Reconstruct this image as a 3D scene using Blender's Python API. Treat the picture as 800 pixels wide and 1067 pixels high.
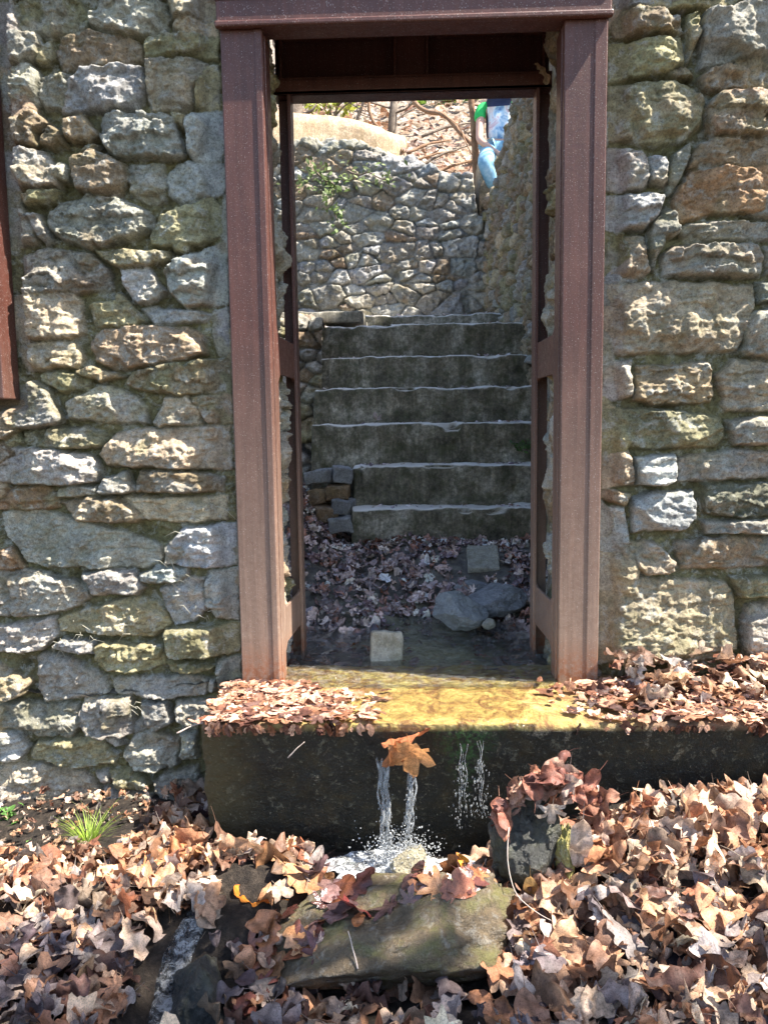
import bpy, bmesh, math, random
import numpy as np
from mathutils import Vector, Matrix, Euler
R = math.radians
for o in list(bpy.data.objects): bpy.data.objects.remove(o)
scene = bpy.context.scene
COL = scene.collection

# ------------------------------------------------------------------ camera, sky, sun, exposure
CAMZ = 0.83
cam_d = bpy.data.cameras.new('camera'); cam = bpy.data.objects.new('camera', cam_d); COL.objects.link(cam)
cam_d.sensor_fit = 'VERTICAL'; cam_d.sensor_height = 36.0; cam_d.lens = 802/1067*36
cam_d.clip_start = 0.02; cam_d.clip_end = 500
YAW, PITCH, ROLL = R(1.7), R(-6.1), R(-0.8)
CM = Matrix.Rotation(YAW, 3, 'Z') @ Matrix.Rotation(R(90)+PITCH, 3, 'X') @ Matrix.Rotation(ROLL, 3, 'Z')
cam.rotation_euler = CM.to_euler(); cam.location = (0, 0, CAMZ)
scene.camera = cam

SUN_EL, SUN_PHI = R(57), R(12.0)          # sun on the right, a little to the camera's side of the wall
S = Vector((math.cos(SUN_EL)*math.cos(SUN_PHI), -math.cos(SUN_EL)*math.sin(SUN_PHI), math.sin(SUN_EL)))
w = bpy.data.worlds.new('World'); scene.world = w; w.use_nodes = True
sky = w.node_tree.nodes.new('ShaderNodeTexSky'); sky.sky_type = 'NISHITA'; sky.sun_disc = False
sky.sun_elevation = SUN_EL; sky.sun_rotation = R(102)
bg = w.node_tree.nodes['Background']; bg.inputs[1].default_value = 0.115
w.node_tree.links.new(sky.outputs[0], bg.inputs[0])
sd = bpy.data.lights.new('sun', 'SUN'); sd.energy = 5.0; sd.angle = R(0.5); sd.color = (1.0, 0.94, 0.85)
so = bpy.data.objects.new('sun', sd); COL.objects.link(so)
so.rotation_euler = S.to_track_quat('Z', 'Y').to_euler(); so.location = (6, -1, 9)
vs = scene.view_settings; vs.view_transform = 'Standard'; vs.look = 'None'; vs.gamma = 1; vs.use_curve_mapping = False
vs.exposure = 1.75
scene.cycles.max_bounces = 8; scene.cycles.transparent_max_bounces = 16

def ray(px, py):
    return CM @ Vector(((px-400)/802, -(py-533.5)/802, -1))
def at(px, py, Y):                        # photo pixel -> point at depth Y
    d = ray(px, py); t = Y/d.y
    return Vector((d.x*t, Y, CAMZ+d.z*t))
def proj(p):
    v = CM.transposed() @ (Vector(p)-Vector((0, 0, CAMZ)))
    if v.z > -0.01: return (-999, -999)
    return (400+802*v.x/-v.z, 533.5-802*v.y/-v.z)

# ------------------------------------------------------------------ tags and mesh helpers
def tag(o, label=None, cat=None, group=None, kind=None):
    if label: o['label'] = label
    if cat: o['category'] = cat
    if group: o['group'] = group
    if kind: o['kind'] = kind
    return o
def empty(name, loc=(0, 0, 0), rz=0):
    o = bpy.data.objects.new(name, None); COL.objects.link(o); o.location = loc; o.rotation_euler = (0, 0, rz)
    o.empty_display_size = 0.05
    return o
def mesh_obj(name, V, F, mat, parent=None, cols=None, smooth=True, loc=None):
    V = np.asarray(V, dtype=np.float32).reshape(-1, 3)
    me = bpy.data.meshes.new(name)
    if isinstance(F, np.ndarray) and F.ndim == 2:
        n, k = F.shape
        me.vertices.add(len(V)); me.vertices.foreach_set('co', V.ravel())
        me.loops.add(n*k); me.loops.foreach_set('vertex_index', F.astype(np.int32).ravel())
        me.polygons.add(n); me.polygons.foreach_set('loop_start', np.arange(0, n*k, k, dtype=np.int32))
        me.update(calc_edges=True)
    else:
        me.from_pydata([tuple(map(float, v)) for v in V], [], [tuple(int(i) for i in f) for f in F])
    if smooth: me.polygons.foreach_set('use_smooth', np.ones(len(me.polygons), dtype=bool))
    if cols is not None:
        ca = me.color_attributes.new('Col', 'FLOAT_COLOR', 'POINT')
        c4 = np.ones((len(V), 4), dtype=np.float32); c4[:, :cols.shape[1]] = cols
        ca.data.foreach_set('color', c4.ravel())
    me.validate(); me.update()
    o = bpy.data.objects.new(name, me); COL.objects.link(o)
    for m in (mat if isinstance(mat, (list, tuple)) else [mat]): me.materials.append(m)
    if parent is not None: o.parent = parent
    if loc is not None: o.location = loc
    return o

# ------------------------------------------------------------------ numpy noise
def _h(ix, iy, iz, s):
    n = (ix.astype(np.int64)*374761393 + iy.astype(np.int64)*668265263 + iz.astype(np.int64)*2147483647 + s*1274126177) & 0xffffffff
    n = ((n ^ (n >> 13))*1274126177) & 0xffffffff
    n = ((n ^ (n >> 16))*2246822519) & 0xffffffff
    return ((n ^ (n >> 15)) & 0xffffff)/float(0xffffff)*2-1
def vn(p, s=0):
    p = np.asarray(p, dtype=np.float64); i = np.floor(p); f = p-i; i = i.astype(np.int64)
    u = f*f*f*(f*(f*6-15)+10)
    r = 0
    for a in (0, 1):
        wa = u[:, 0] if a else 1-u[:, 0]
        for b in (0, 1):
            wb = u[:, 1] if b else 1-u[:, 1]
            for c in (0, 1):
                wc = u[:, 2] if c else 1-u[:, 2]
                r = r + wa*wb*wc*_h(i[:, 0]+a, i[:, 1]+b, i[:, 2]+c, s)
    return r
def fbm(p, s=0, o=4, gain=.5):
    r = 0; a = 1; t = 0
    for k in range(o):
        r = r+a*vn(p*2**k+13.7*k, s+k); t += a; a *= gain
    return r/t
def ridge(p, s=0, o=3):
    r = 0; a = 1; t = 0
    for k in range(o):
        r = r+a*(1-2*np.abs(vn(p*2**k+7.1*k, s+k))); t += a; a *= .5
    return r/t
def ss(a, b, x):
    t = np.clip((np.asarray(x, dtype=float)-a)/(b-a), 0, 1); return t*t*(3-2*t)

# ------------------------------------------------------------------ materials
def nt(name):
    m = bpy.data.materials.new(name); m.use_nodes = True
    t = m.node_tree; return m, t, t.nodes, t.links, t.nodes['Principled BSDF']
def ramp(N, L, src, stops):
    r = N.new('ShaderNodeValToRGB'); e = r.color_ramp.elements
    while len(e) > 1: e.remove(e[-1])
    e[0].position = stops[0][0]; e[0].color = (*stops[0][1], 1)
    for p, c in stops[1:]:
        x = e.new(p); x.color = (*c, 1)
    L.new(src, r.inputs[0]); return r.outputs[0]
def noise(N, L, co, scale, detail=6, rough=.6, dist=0):
    n = N.new('ShaderNodeTexNoise'); n.inputs['Scale'].default_value = scale; n.inputs['Detail'].default_value = detail
    n.inputs['Roughness'].default_value = rough; n.inputs['Distortion'].default_value = dist
    L.new(co, n.inputs['Vector']); return n.outputs[0]
def mix(N, L, fac, a, b, mode='MIX'):
    m = N.new('ShaderNodeMix'); m.data_type = 'RGBA'; m.blend_type = mode
    for s, v in ((0, fac), (6, a), (7, b)):
        if isinstance(v, (int, float)): m.inputs[s].default_value = v
        elif isinstance(v, tuple): m.inputs[s].default_value = (*v, 1)
        else: L.new(v, m.inputs[s])
    return m.outputs[2]
def math_(N, L, op, a, b=0.0, clamp=False):
    m = N.new('ShaderNodeMath'); m.operation = op; m.use_clamp = clamp
    for s, v in ((0, a), (1, b)):
        if isinstance(v, (int, float)): m.inputs[s].default_value = v
        else: L.new(v, m.inputs[s])
    return m.outputs[0]
def bump(N, L, P, h, strength=.4, dist=.004):
    b = N.new('ShaderNodeBump'); b.inputs['Strength'].default_value = strength; b.inputs['Distance'].default_value = dist
    L.new(h, b.inputs['Height']); L.new(b.outputs[0], P.inputs['Normal'])
def geo_co(N):
    return N.new('ShaderNodeNewGeometry').outputs['Position']

def m_stone(name, attr=True, base=(.3, .28, .24), moss=0.35, lichen=.45, rough=.8, wet=0.0, scale=1.0, tone=1.0):
    m, t, N, L, P = nt(name); co = geo_co(N)
    if attr:
        a = N.new('ShaderNodeAttribute'); a.attribute_name = 'Col'; c = a.outputs[0]; mk = a.outputs[3]
    else:
        rgb = N.new('ShaderNodeRGB'); rgb.outputs[0].default_value = (*base, 1); c = rgb.outputs[0]
    n1 = noise(N, L, co, 9*scale, 8, .65); n2 = noise(N, L, co, 55*scale, 6, .7); n3 = noise(N, L, co, 22*scale, 9, .7, .4)
    v1 = ramp(N, L, n1, [(.3, (.62*tone, .6*tone, .58*tone)), (.5, (1*tone, .98*tone, .95*tone)), (.72, (1.35*tone, 1.32*tone, 1.25*tone))])
    c = mix(N, L, 1.0, c, v1, 'MULTIPLY')
    v2 = ramp(N, L, n2, [(.3, (.6, .6, .6)), (.5, (1, 1, 1)), (.7, (1.4, 1.4, 1.4))])
    c = mix(N, L, .8, c, v2, 'MULTIPLY')
    f = math_(N, L, 'MULTIPLY', ramp(N, L, n3, [(.52, (0, 0, 0)), (.64, (1, 1, 1))]), lichen)
    c = mix(N, L, f, c, (.46, .46, .42))                       # pale lichen
    n4 = noise(N, L, co, 6.3*scale, 7, .7, .3)
    f2 = math_(N, L, 'MULTIPLY', ramp(N, L, n4, [(.5, (0, 0, 0)), (.66, (1, 1, 1))]), moss)
    c = mix(N, L, f2, c, (.13, .125, .035))                    # olive algae
    L.new(c, P.inputs['Base Color'])
    P.inputs['Roughness'].default_value = rough
    P.inputs['Specular IOR Level'].default_value = .35+wet
    n8 = noise(N, L, co, 170*scale, 4, .75)
    h = math_(N, L, 'ADD', math_(N, L, 'ADD', math_(N, L, 'MULTIPLY', n2, .7), n3), math_(N, L, 'MULTIPLY', n8, .30))
    bump(N, L, P, h, 1.0, .011)
    c = mix(N, L, .8, c, ramp(N, L, n8, [(.34, (.42, .40, .38)), (.46, (1, 1, 1)), (.68, (1.4, 1.4, 1.35))]), 'MULTIPLY'); L.new(c, P.inputs['Base Color'])
    return m

def m_plain(name, stops, scale=20, rough=.7, bs=.3, bd=.003, metallic=0, spec=.4, dist=0, sc2=None, transl=0):
    m, t, N, L, P = nt(name); co = geo_co(N)
    n1 = noise(N, L, co, scale, 8, .65, dist)
    c = ramp(N, L, n1, stops); L.new(c, P.inputs['Base Color'])
    P.inputs['Roughness'].default_value = rough; P.inputs['Metallic'].default_value = metallic
    P.inputs['Specular IOR Level'].default_value = spec
    n2 = noise(N, L, co, sc2 or scale*4, 6, .7)
    bump(N, L, P, n2, bs, bd)
    return m

def m_concrete(name, dark, mid, light, algae=(.05, .06, .02), alg=.5, rough=.75, spec=.4, sc=1.0, streak=.7):
    m, t, N, L, P = nt(name); co = geo_co(N)
    n1 = noise(N, L, co, 5*sc, 9, .7, .2); n2 = noise(N, L, co, 60*sc, 6, .75); n3 = noise(N, L, co, 16*sc, 8, .7)
    c = ramp(N, L, n1, [(.3, dark), (.5, mid), (.7, light)])
    c = mix(N, L, .9, c, ramp(N, L, n2, [(.3, (.45, .45, .45)), (.5, (1, 1, 1)), (.72, (1.9, 1.85, 1.8))]), 'MULTIPLY')
    f = math_(N, L, 'MULTIPLY', ramp(N, L, n3, [(.45, (0, 0, 0)), (.62, (1, 1, 1))]), alg)
    c = mix(N, L, f, c, algae)
    mp = N.new('ShaderNodeMapping'); mp.inputs['Scale'].default_value = (38, 38, 3.5); L.new(co, mp.inputs[0])
    n5 = noise(N, L, mp.outputs[0], 1.0, 5, .7, .5)            # run-off streaks
    c = mix(N, L, streak, c, ramp(N, L, n5, [(.35, (.45, .43, .4)), (.5, (.95, .95, .95)), (.68, (1.7, 1.7, 1.65))]), 'MULTIPLY')
    L.new(c, P.inputs['Base Color']); P.inputs['Roughness'].default_value = rough; P.inputs['Specular IOR Level'].default_value = spec
    bump(N, L, P, math_(N, L, 'ADD', n2, math_(N, L, 'MULTIPLY', n3, .7)), .7, .006)
    return m

def add_dust_light(m, col=(.60, .57, .52), lo=.5, hi=.9, k=.8):
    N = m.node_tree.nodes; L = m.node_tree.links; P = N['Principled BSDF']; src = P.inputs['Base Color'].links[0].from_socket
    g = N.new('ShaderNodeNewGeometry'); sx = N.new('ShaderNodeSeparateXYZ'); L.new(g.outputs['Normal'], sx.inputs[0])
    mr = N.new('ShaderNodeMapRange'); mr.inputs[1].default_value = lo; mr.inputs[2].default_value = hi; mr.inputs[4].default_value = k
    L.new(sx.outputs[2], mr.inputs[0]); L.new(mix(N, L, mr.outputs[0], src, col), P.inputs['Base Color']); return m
def m_steel():
    m, t, N, L, P = nt('brown_painted_steel'); co = geo_co(N)
    n1 = noise(N, L, co, 4, 8, .7, .3); n2 = noise(N, L, co, 260, 3, .6); n3 = noise(N, L, co, 45, 8, .75)
    c = ramp(N, L, n1, [(.3, (.070, .023, .016)), (.55, (.10, .036, .025)), (.75, (.135, .056, .040))])
    # dust and scale on the foot of the frame, splashed up from the stream
    sx = N.new('ShaderNodeSeparateXYZ'); L.new(co, sx.inputs[0])
    mr = N.new('ShaderNodeMapRange'); mr.inputs[1].default_value = 1.15; mr.inputs[2].default_value = .1
    mr.inputs[3].default_value = 0; mr.inputs[4].default_value = 1; L.new(sx.outputs[2], mr.inputs[0])
    f = math_(N, L, 'MULTIPLY', mr.outputs[0], math_(N, L, 'ADD', n3, .25), True)
    c = mix(N, L, f, c, (.30, .215, .16))
    mr2 = N.new('ShaderNodeMapRange'); mr2.inputs[1].default_value = .16; mr2.inputs[2].default_value = .02; L.new(sx.outputs[2], mr2.inputs[0])
    f2 = math_(N, L, 'MULTIPLY', mr2.outputs[0], ramp(N, L, n3, [(.4, (0, 0, 0)), (.55, (1, 1, 1))]), True)
    c = mix(N, L, f2, c, (.21, .07, .025))                     # rust
    mp = N.new('ShaderNodeMapping'); mp.inputs['Scale'].default_value = (60, 60, 2.2); L.new(co, mp.inputs[0])
    n5 = noise(N, L, mp.outputs[0], 1.0, 4, .7, .3)
    c = mix(N, L, .55, c, ramp(N, L, n5, [(.3, (.6, .58, .55)), (.5, (1, 1, 1)), (.7, (1.5, 1.45, 1.4))]), 'MULTIPLY')
    sp = ramp(N, L, n2, [(.62, (0, 0, 0)), (.68, (1, 1, 1))])
    c = mix(N, L, math_(N, L, 'MULTIPLY', sp, .7), c, (.48, .42, .38))  # flecks
    n6 = noise(N, L, co, 28, 9, .8)
    sp2 = ramp(N, L, n6, [(.64, (0, 0, 0)), (.69, (1, 1, 1))])
    c = mix(N, L, math_(N, L, 'MULTIPLY', sp2, .65), c, (.4, .33, .3))
    L.new(c, P.inputs['Base Color'])
    L.new(ramp(N, L, n3, [(.35, (.34, .34, .34)), (.65, (.6, .6, .6))]), P.inputs['Roughness'])
    bump(N, L, P, math_(N, L, 'ADD', n3, math_(N, L, 'MULTIPLY', n2, .3)), .3, .0025)
    return m

def m_leaf(name, rough, spec, transl=.25, darken=1.0):
    m, t, N, L, P = nt(name); co = geo_co(N)
    a = N.new('ShaderNodeAttribute'); a.attribute_name = 'Col'
    n1 = noise(N, L, co, 70, 5, .7)
    c = mix(N, L, .85, a.outputs[0], ramp(N, L, n1, [(.3, (.5*darken,)*3), (.5, (1*darken,)*3), (.7, (1.4*darken,)*3)]), 'MULTIPLY')
    c = mix(N, L, .8, c, ramp(N, L, noise(N, L, co, 330, 3, .7), [(.36, (.45, .42, .4)), (.46, (1, 1, 1)), (.7, (1.2, 1.2, 1.2))]), 'MULTIPLY')
    L.new(c, P.inputs['Base Color']); P.inputs['Roughness'].default_value = rough; P.inputs['Specular IOR Level'].default_value = spec
    n2 = noise(N, L, co, 160, 4, .7)
    bump(N, L, P, math_(N, L, 'ADD', n2, n1), .5, .002)
    if transl > 0:
        tr = N.new('ShaderNodeBsdfTranslucent'); L.new(c, tr.inputs[0])
        ms = N.new('ShaderNodeMixShader'); ms.inputs[0].default_value = transl
        L.new(P.outputs[0], ms.inputs[1]); L.new(tr.outputs[0], ms.inputs[2])
        L.new(ms.outputs[0], N['Material Output'].inputs[0])
    return m

def m_water(name, tint=(.9, .93, .9), scale=(40, 40, 40), bs=.5, bd=.006, foam_glint=0.0, milky=0.0):
    m, t, N, L, P = nt(name); N.remove(P); co = geo_co(N)
    mp = N.new('ShaderNodeMapping'); mp.inputs['Scale'].default_value = scale; L.new(co, mp.inputs[0])
    n1 = noise(N, L, mp.outputs[0], 1, 5, .6, .8)
    b = N.new('ShaderNodeBump'); b.inputs['Strength'].default_value = bs; b.inputs['Distance'].default_value = bd; L.new(n1, b.inputs['Height'])
    fr = N.new('ShaderNodeFresnel'); fr.inputs[0].default_value = 1.33; L.new(b.outputs[0], fr.inputs[1])
    g = N.new('ShaderNodeBsdfGlossy'); g.inputs['Roughness'].default_value = .06; L.new(b.outputs[0], g.inputs['Normal'])
    g.inputs[0].default_value = (1, 1, 1, 1)
    tr = N.new('ShaderNodeBsdfTransparent'); tr.inputs[0].default_value = (*tint, 1)
    ms = N.new('ShaderNodeMixShader'); L.new(math_(N, L, 'MULTIPLY', fr.outputs[0], 1.15, True), ms.inputs[0])
    L.new(tr.outputs[0], ms.inputs[1]); L.new(g.outputs[0], ms.inputs[2]); out = ms.outputs[0]
    if foam_glint > 0 or milky > 0:
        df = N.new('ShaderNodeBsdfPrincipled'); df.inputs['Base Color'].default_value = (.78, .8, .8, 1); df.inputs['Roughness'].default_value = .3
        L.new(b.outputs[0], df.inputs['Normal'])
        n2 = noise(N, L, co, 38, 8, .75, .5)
        f = math_(N, L, 'ADD', math_(N, L, 'MULTIPLY', ramp(N, L, n2, [(.46, (0, 0, 0)), (.6, (1, 1, 1))]), foam_glint), milky, True)
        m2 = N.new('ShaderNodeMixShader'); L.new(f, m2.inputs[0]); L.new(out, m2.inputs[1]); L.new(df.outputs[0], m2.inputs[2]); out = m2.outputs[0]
    L.new(out, N['Material Output'].inputs[0])
    return m

STEEL = m_steel()
WALLM = m_stone('fieldstone_wall_face', moss=.35, lichen=.65, tone=1.35)
INNERM = m_stone('retaining_stone_face', moss=.3, lichen=.45, tone=1.3)
SIDEM = m_stone('side_wall_stone_face', moss=.35, lichen=.3, tone=1.15)
ROCKM = m_stone('loose_grey_rock', attr=False, scale=1.6, base=(.25, .26, .28), moss=.15, lichen=.3)
PALEW = m_stone('pale_stream_rock', attr=False, base=(.30, .32, .33), moss=.3, lichen=.35, scale=2, rough=.5)
PALE = m_stone('pale_cut_stone', attr=False, base=(.38, .37, .32), moss=.35, lichen=.3, scale=2.5)
DARKROCK = m_stone('wet_dark_rock', attr=False, scale=1.8, base=(.035, .036, .032), moss=.3, lichen=.10, rough=.4, wet=.3)
MOSSROCK = m_stone('mossy_wet_rock', attr=False, base=(.13, .095, .055), moss=.8, lichen=.3, scale=1.8, rough=.42, wet=.3)
STEPM = m_concrete('weathered_step_concrete', (.035, .031, .02), (.19, .172, .13), (.52, .49, .42), alg=.6, streak=.4)
add_dust_light(STEPM, (.75, .72, .66), .35, .8, .9)   # pale leaf crumbs and grit on the treads, plus painted sky light
TANCON = m_concrete('tan_stained_concrete', (.30, .21, .12), (.42, .31, .2), (.52, .43, .3), algae=(.2, .15, .06), alg=.5, streak=.2)
DRY = m_leaf('dry_leaf', .55, .35)
WET = m_leaf('wet_leaf', .22, .6, transl=.08)
GREEN = m_leaf('green_leaf', .5, .4, transl=.35)

# ------------------------------------------------------------------ stones: rows, polygons, height fields
TONE = dict(g=(.235, .222, .195), o=(.20, .18, .105), b=(.20, .15, .10), t=(.30, .245, .17), l=(.25, .255, .25),
            w=(.36, .36, .34), d=(.10, .095, .07), r=(.26, .16, .09))
def panel(ox, oz, s, txt):
    out = []
    for line in txt.strip().split('\n'):
        a = line.split(); k = a[0]; n = list(map(float, a[1].split(',')))
        out.append((k, [(ox+n[i]/s, oz+n[i+1]/s) for i in range(0, len(n)-1, 2)]))
    return out
LEFT = panel(0, 0, 3.05, '''
o 0,22,90,8,250,10,292,45,285,100,255,122,0,115
g 300,95,298,60,320,15,480,3,530,25,548,70,530,112,450,120
t 555,70,545,20,570,0,685,0,690,65,600,78
t 555,105,560,80,690,68,692,118,600,120
g 0,120,130,125,140,150,120,200,40,212,0,205
o 142,140,165,132,178,190,160,205,125,205
b 182,160,200,130,300,112,400,118,455,150,460,205,330,215,270,235,200,235
o 464,140,480,125,690,118,692,183,470,190
g 0,218,110,212,135,240,130,335,60,342,0,330
g 137,260,165,242,228,245,233,290,203,345,150,350,132,320
l 201,358,230,270,270,228,400,215,465,230,470,300,440,352,380,362
g 472,205,490,197,600,194,660,205,640,260,605,345,560,362,490,355,477,320
o 642,250,665,212,692,210,698,345,622,345
b 0,365,60,345,120,355,170,400,130,435,125,470,90,475,0,462
b 172,405,215,440,215,475,175,480,135,465
b 220,395,260,365,320,435,290,460,225,450
l 328,400,360,372,520,368,560,390,592,495,560,510,370,502,335,455
o 545,370,590,368,592,420,572,400
l 597,365,700,352,708,510,620,515,602,480
g 0,480,150,490,185,530,200,600,150,608,0,590
w 183,550,205,522,235,545,225,582,190,578
o 255,488,300,462,328,475,300,492
b 235,510,310,490,400,530,408,570,380,632,260,612,245,560
g 412,530,520,525,530,560,525,640,470,650,430,620,415,575
l 528,570,560,530,600,512,620,520,710,522,712,618,580,650,542,620
g 5,600,55,610,120,740,120,775,30,785,8,740
o 68,620,200,612,190,645,100,658
g 155,690,190,652,290,624,400,640,480,680,490,720,440,760,300,800,200,762,165,735
g 100,680,130,685,172,770,150,780,110,710
o 485,740,520,690,670,630,700,660,710,740,640,780,540,788,490,775
g 75,820,150,790,300,815,350,860,362,915,300,930,180,935,90,945,75,880
o 312,808,380,802,540,802,545,830,500,848,380,855
w 388,862,470,852,530,930,480,965,425,960
l 535,870,590,815,720,770,722,960,600,978,545,930
o 550,785,620,775,600,805,560,805
t 22,950,100,935,240,930,262,960,268,1060,240,1078,60,1085,30,1070
o 285,970,370,955,400,960,465,1020,440,1035,310,1040
l 450,980,600,985,680,1000,660,1020,500,1035
l 682,990,722,975,732,1130,695,1125,682,1060
o 380,930,415,965,430,990,370,950''') + panel(0, 340, 3.05, '''
t 60,65,150,50,240,45,280,105,260,132,90,138,70,110
b 295,50,330,15,430,0,600,5,650,30,655,90,600,110,370,140,310,110
o 135,150,200,142,290,170,280,200,200,205,140,180
o 245,145,300,130,400,160,330,178
o 412,180,430,145,560,122,735,105,735,212,600,218,440,200
g 0,240,50,190,120,180,160,200,210,295,190,318,0,322
g 215,245,330,187,400,210,470,250,472,308,330,305,230,290
t 492,308,530,225,600,222,640,270,640,312,510,318
b 612,227,735,217,738,308,665,308
o 82,332,280,320,340,345,330,380,200,388,100,380
o 0,332,70,342,95,380,0,383
t 322,405,370,342,480,324,725,318,735,450,560,453,350,440
g 0,392,120,387,300,410,325,450,320,490,200,501,0,493
g 322,530,345,482,410,462,432,520,400,530
b 438,500,450,462,560,462,710,477,712,520,600,528,440,523
g 195,515,220,507,315,507,316,535,200,541
r 0,512,150,507,193,530,190,575,100,583,0,580
b 202,560,260,547,380,544,460,605,440,618,260,618
t 395,545,720,542,720,613,600,620,472,612
g 12,592,150,582,250,620,400,650,520,700,520,738,470,763,160,763,90,740,30,650
r 5,715,40,702,80,758,40,778,10,770
l 532,750,535,700,590,640,750,627,752,758,640,763
g 0,792,120,782,280,820,293,860,220,900,100,918,0,916
g 268,790,320,772,430,777,458,820,440,850,300,850
l 453,790,500,762,600,767,603,798,500,813,460,808
l 517,830,590,802,650,797,655,898,620,938,560,943,530,890
g 662,777,755,772,758,933,690,923,657,880
o 192,930,300,892,440,857,500,872,543,940,490,983,330,973,200,963
g 0,950,180,922,190,970,140,1023,0,1030
l 172,1020,210,992,310,1002,308,1033''') + panel(0, 600, 2.667, '''
o 272,195,300,182,450,192,463,240,430,255,300,260,277,240
o 462,150,520,142,665,132,665,210,480,226,465,200
g 107,230,120,217,200,222,300,280,308,320,250,333,140,340,112,310
t 0,242,90,285,70,325,40,336,0,336
o 470,240,540,237,598,250,580,263,482,263
g 317,285,400,280,540,274,578,290,573,330,430,333,330,323
g 607,240,620,230,665,227,668,326,612,323
g 586,287,600,284,600,318,583,323
g 0,347,220,352,230,400,215,438,150,438,0,413
g 227,415,240,337,370,332,375,428,300,436
g 397,345,470,342,485,400,440,426,412,408
g 492,350,600,342,605,400,530,408,497,395
g 377,410,400,390,408,415,382,433
l 0,427,60,432,88,470,60,508,0,510
o 87,490,120,452,270,442,328,490,323,518,230,526,100,500
g 287,442,328,437,348,465,330,468
g 347,490,380,432,430,427,498,450,496,518,440,538,380,528
g 507,430,550,432,550,503,512,500
t 0,517,120,517,240,542,283,600,260,638,100,653,0,643
g 267,547,298,542,308,573,287,580
o 307,543,370,532,423,575,413,590,332,588
g 293,587,350,597,423,602,423,638,330,640,300,620
g 434,570,460,547,553,527,553,630,452,636''')
RIGHT = panel(600, 0, 2.965, '''
o 100,0,500,0,480,23,330,38,130,40
b 100,60,180,47,310,65,325,110,120,115
o 337,60,372,52,365,120,342,200
g 376,110,390,52,450,47,530,12,580,30,593,0,640,0,640,200,540,190,430,208,380,218
o 100,140,320,122,330,200,270,238,100,253
o 272,240,320,217,353,245,300,255
b 375,250,400,225,480,212,545,235,540,283,420,290,385,280
g 547,245,640,240,640,280,552,278
o 97,272,200,260,290,262,350,277,392,320,378,390,330,438,250,453,97,433
b 395,340,430,300,640,287,640,420,410,430,397,400
b 373,450,400,440,480,432,640,425,640,510,380,523,343,520
g 92,460,200,472,216,500,213,580,140,593,93,588
l 220,490,278,487,268,578,227,573
g 287,520,300,480,348,450,343,490,300,580,277,608
r 292,620,350,532,640,514,640,660,400,663,320,690,297,670
l 90,612,200,602,263,612,240,678,200,713,90,713
d 230,690,275,642,303,670,303,720,260,748,232,838,222,760
g 312,718,340,697,500,687,640,692,640,735,330,753
b 88,732,208,732,220,840,205,858,92,868
g 264,790,300,762,560,757,573,800,563,853,400,860,267,848
g 583,762,640,762,640,850,585,848
t 82,882,300,870,540,887,543,930,528,1000,490,1085,83,1095
l 553,880,640,872,640,933,557,933
g 504,1085,542,962,640,952,640,1112,510,1100''') + panel(600, 350, 2.602, '''
g 75,72,145,67,148,160,100,173,72,170
b 162,85,350,72,363,130,358,178,200,188,157,170
g 377,110,420,67,560,72,560,203,400,203,387,150
o 70,197,250,202,388,220,398,270,380,298,200,306,68,293
g 407,230,560,217,560,293,422,295
t 66,312,140,312,153,400,68,413
w 157,332,260,322,263,390,240,403,162,400
g 274,330,430,307,560,322,560,380,350,393,277,390
b 65,417,140,427,128,458,70,438
l 152,440,190,427,310,422,318,490,280,523,150,528
d 342,402,560,402,560,485,430,488,347,480
w 62,467,125,464,138,520,133,620,90,648,62,678
g 337,502,560,497,560,530,350,533
t 150,560,210,557,263,610,258,638,190,643,157,620
b 268,560,350,547,560,542,560,618,380,628,282,628
t 65,692,140,652,300,662,400,667,423,700,428,840,400,868,250,883,100,878,65,888
o 422,652,560,642,560,700,442,703
g 457,730,560,712,560,880,452,878,447,800''')

def auto_rows(u0, u1, v0, v1, hr, wr, rng, palette='ggobtlg', skip=None, gap=.006):
    out = []; v = v0
    while v < v1:
        h = rng.uniform(*hr); u = u0-rng.uniform(0, wr[0])
        ph = rng.uniform(0, 6.28)
        while u < u1:
            wd = rng.uniform(*wr); g = gap*rng.uniform(.4, 1.3); sp = 1 if rng.random() > .22 else 2
            segs = [(0, 1)] if sp == 1 else [(0, .5+rng.uniform(-.1, .1))]
            if sp == 2: segs.append((segs[0][1], 1))
            for a, b in segs:
                x0, x1 = u+g, u+wd-g; yb = .012*math.sin(u*9+ph)
                y0, y1 = v+h*a+g*.7+yb, v+h*b-g*.7+yb
                if skip and skip((x0+x1)/2, (y0+y1)/2): continue
                c = min(x1-x0, y1-y0)*rng.uniform(.12, .34); j = lambda s=1.: rng.uniform(-1, 1)*min(x1-x0, y1-y0)*.13*s
                P = [(x0+j(), y0+c+j()), (x0+c+j(), y0+j(.4)), ((x0+x1)/2+j(2), y0+j(.6)), (x1-c+j(), y0+j(.4)), (x1+j(), y0+c+j()),
                     (x1+j(), y1-c+j()), (x1-c+j(), y1+j(.4)), ((x0+x1)/2+j(2), y1+j(.6)), (x0+c+j(), y1+j(.4)), (x0+j(), y1-c+j())]
                out.append((rng.choice(palette), P))
            u += wd
        v += h
    return out

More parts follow.
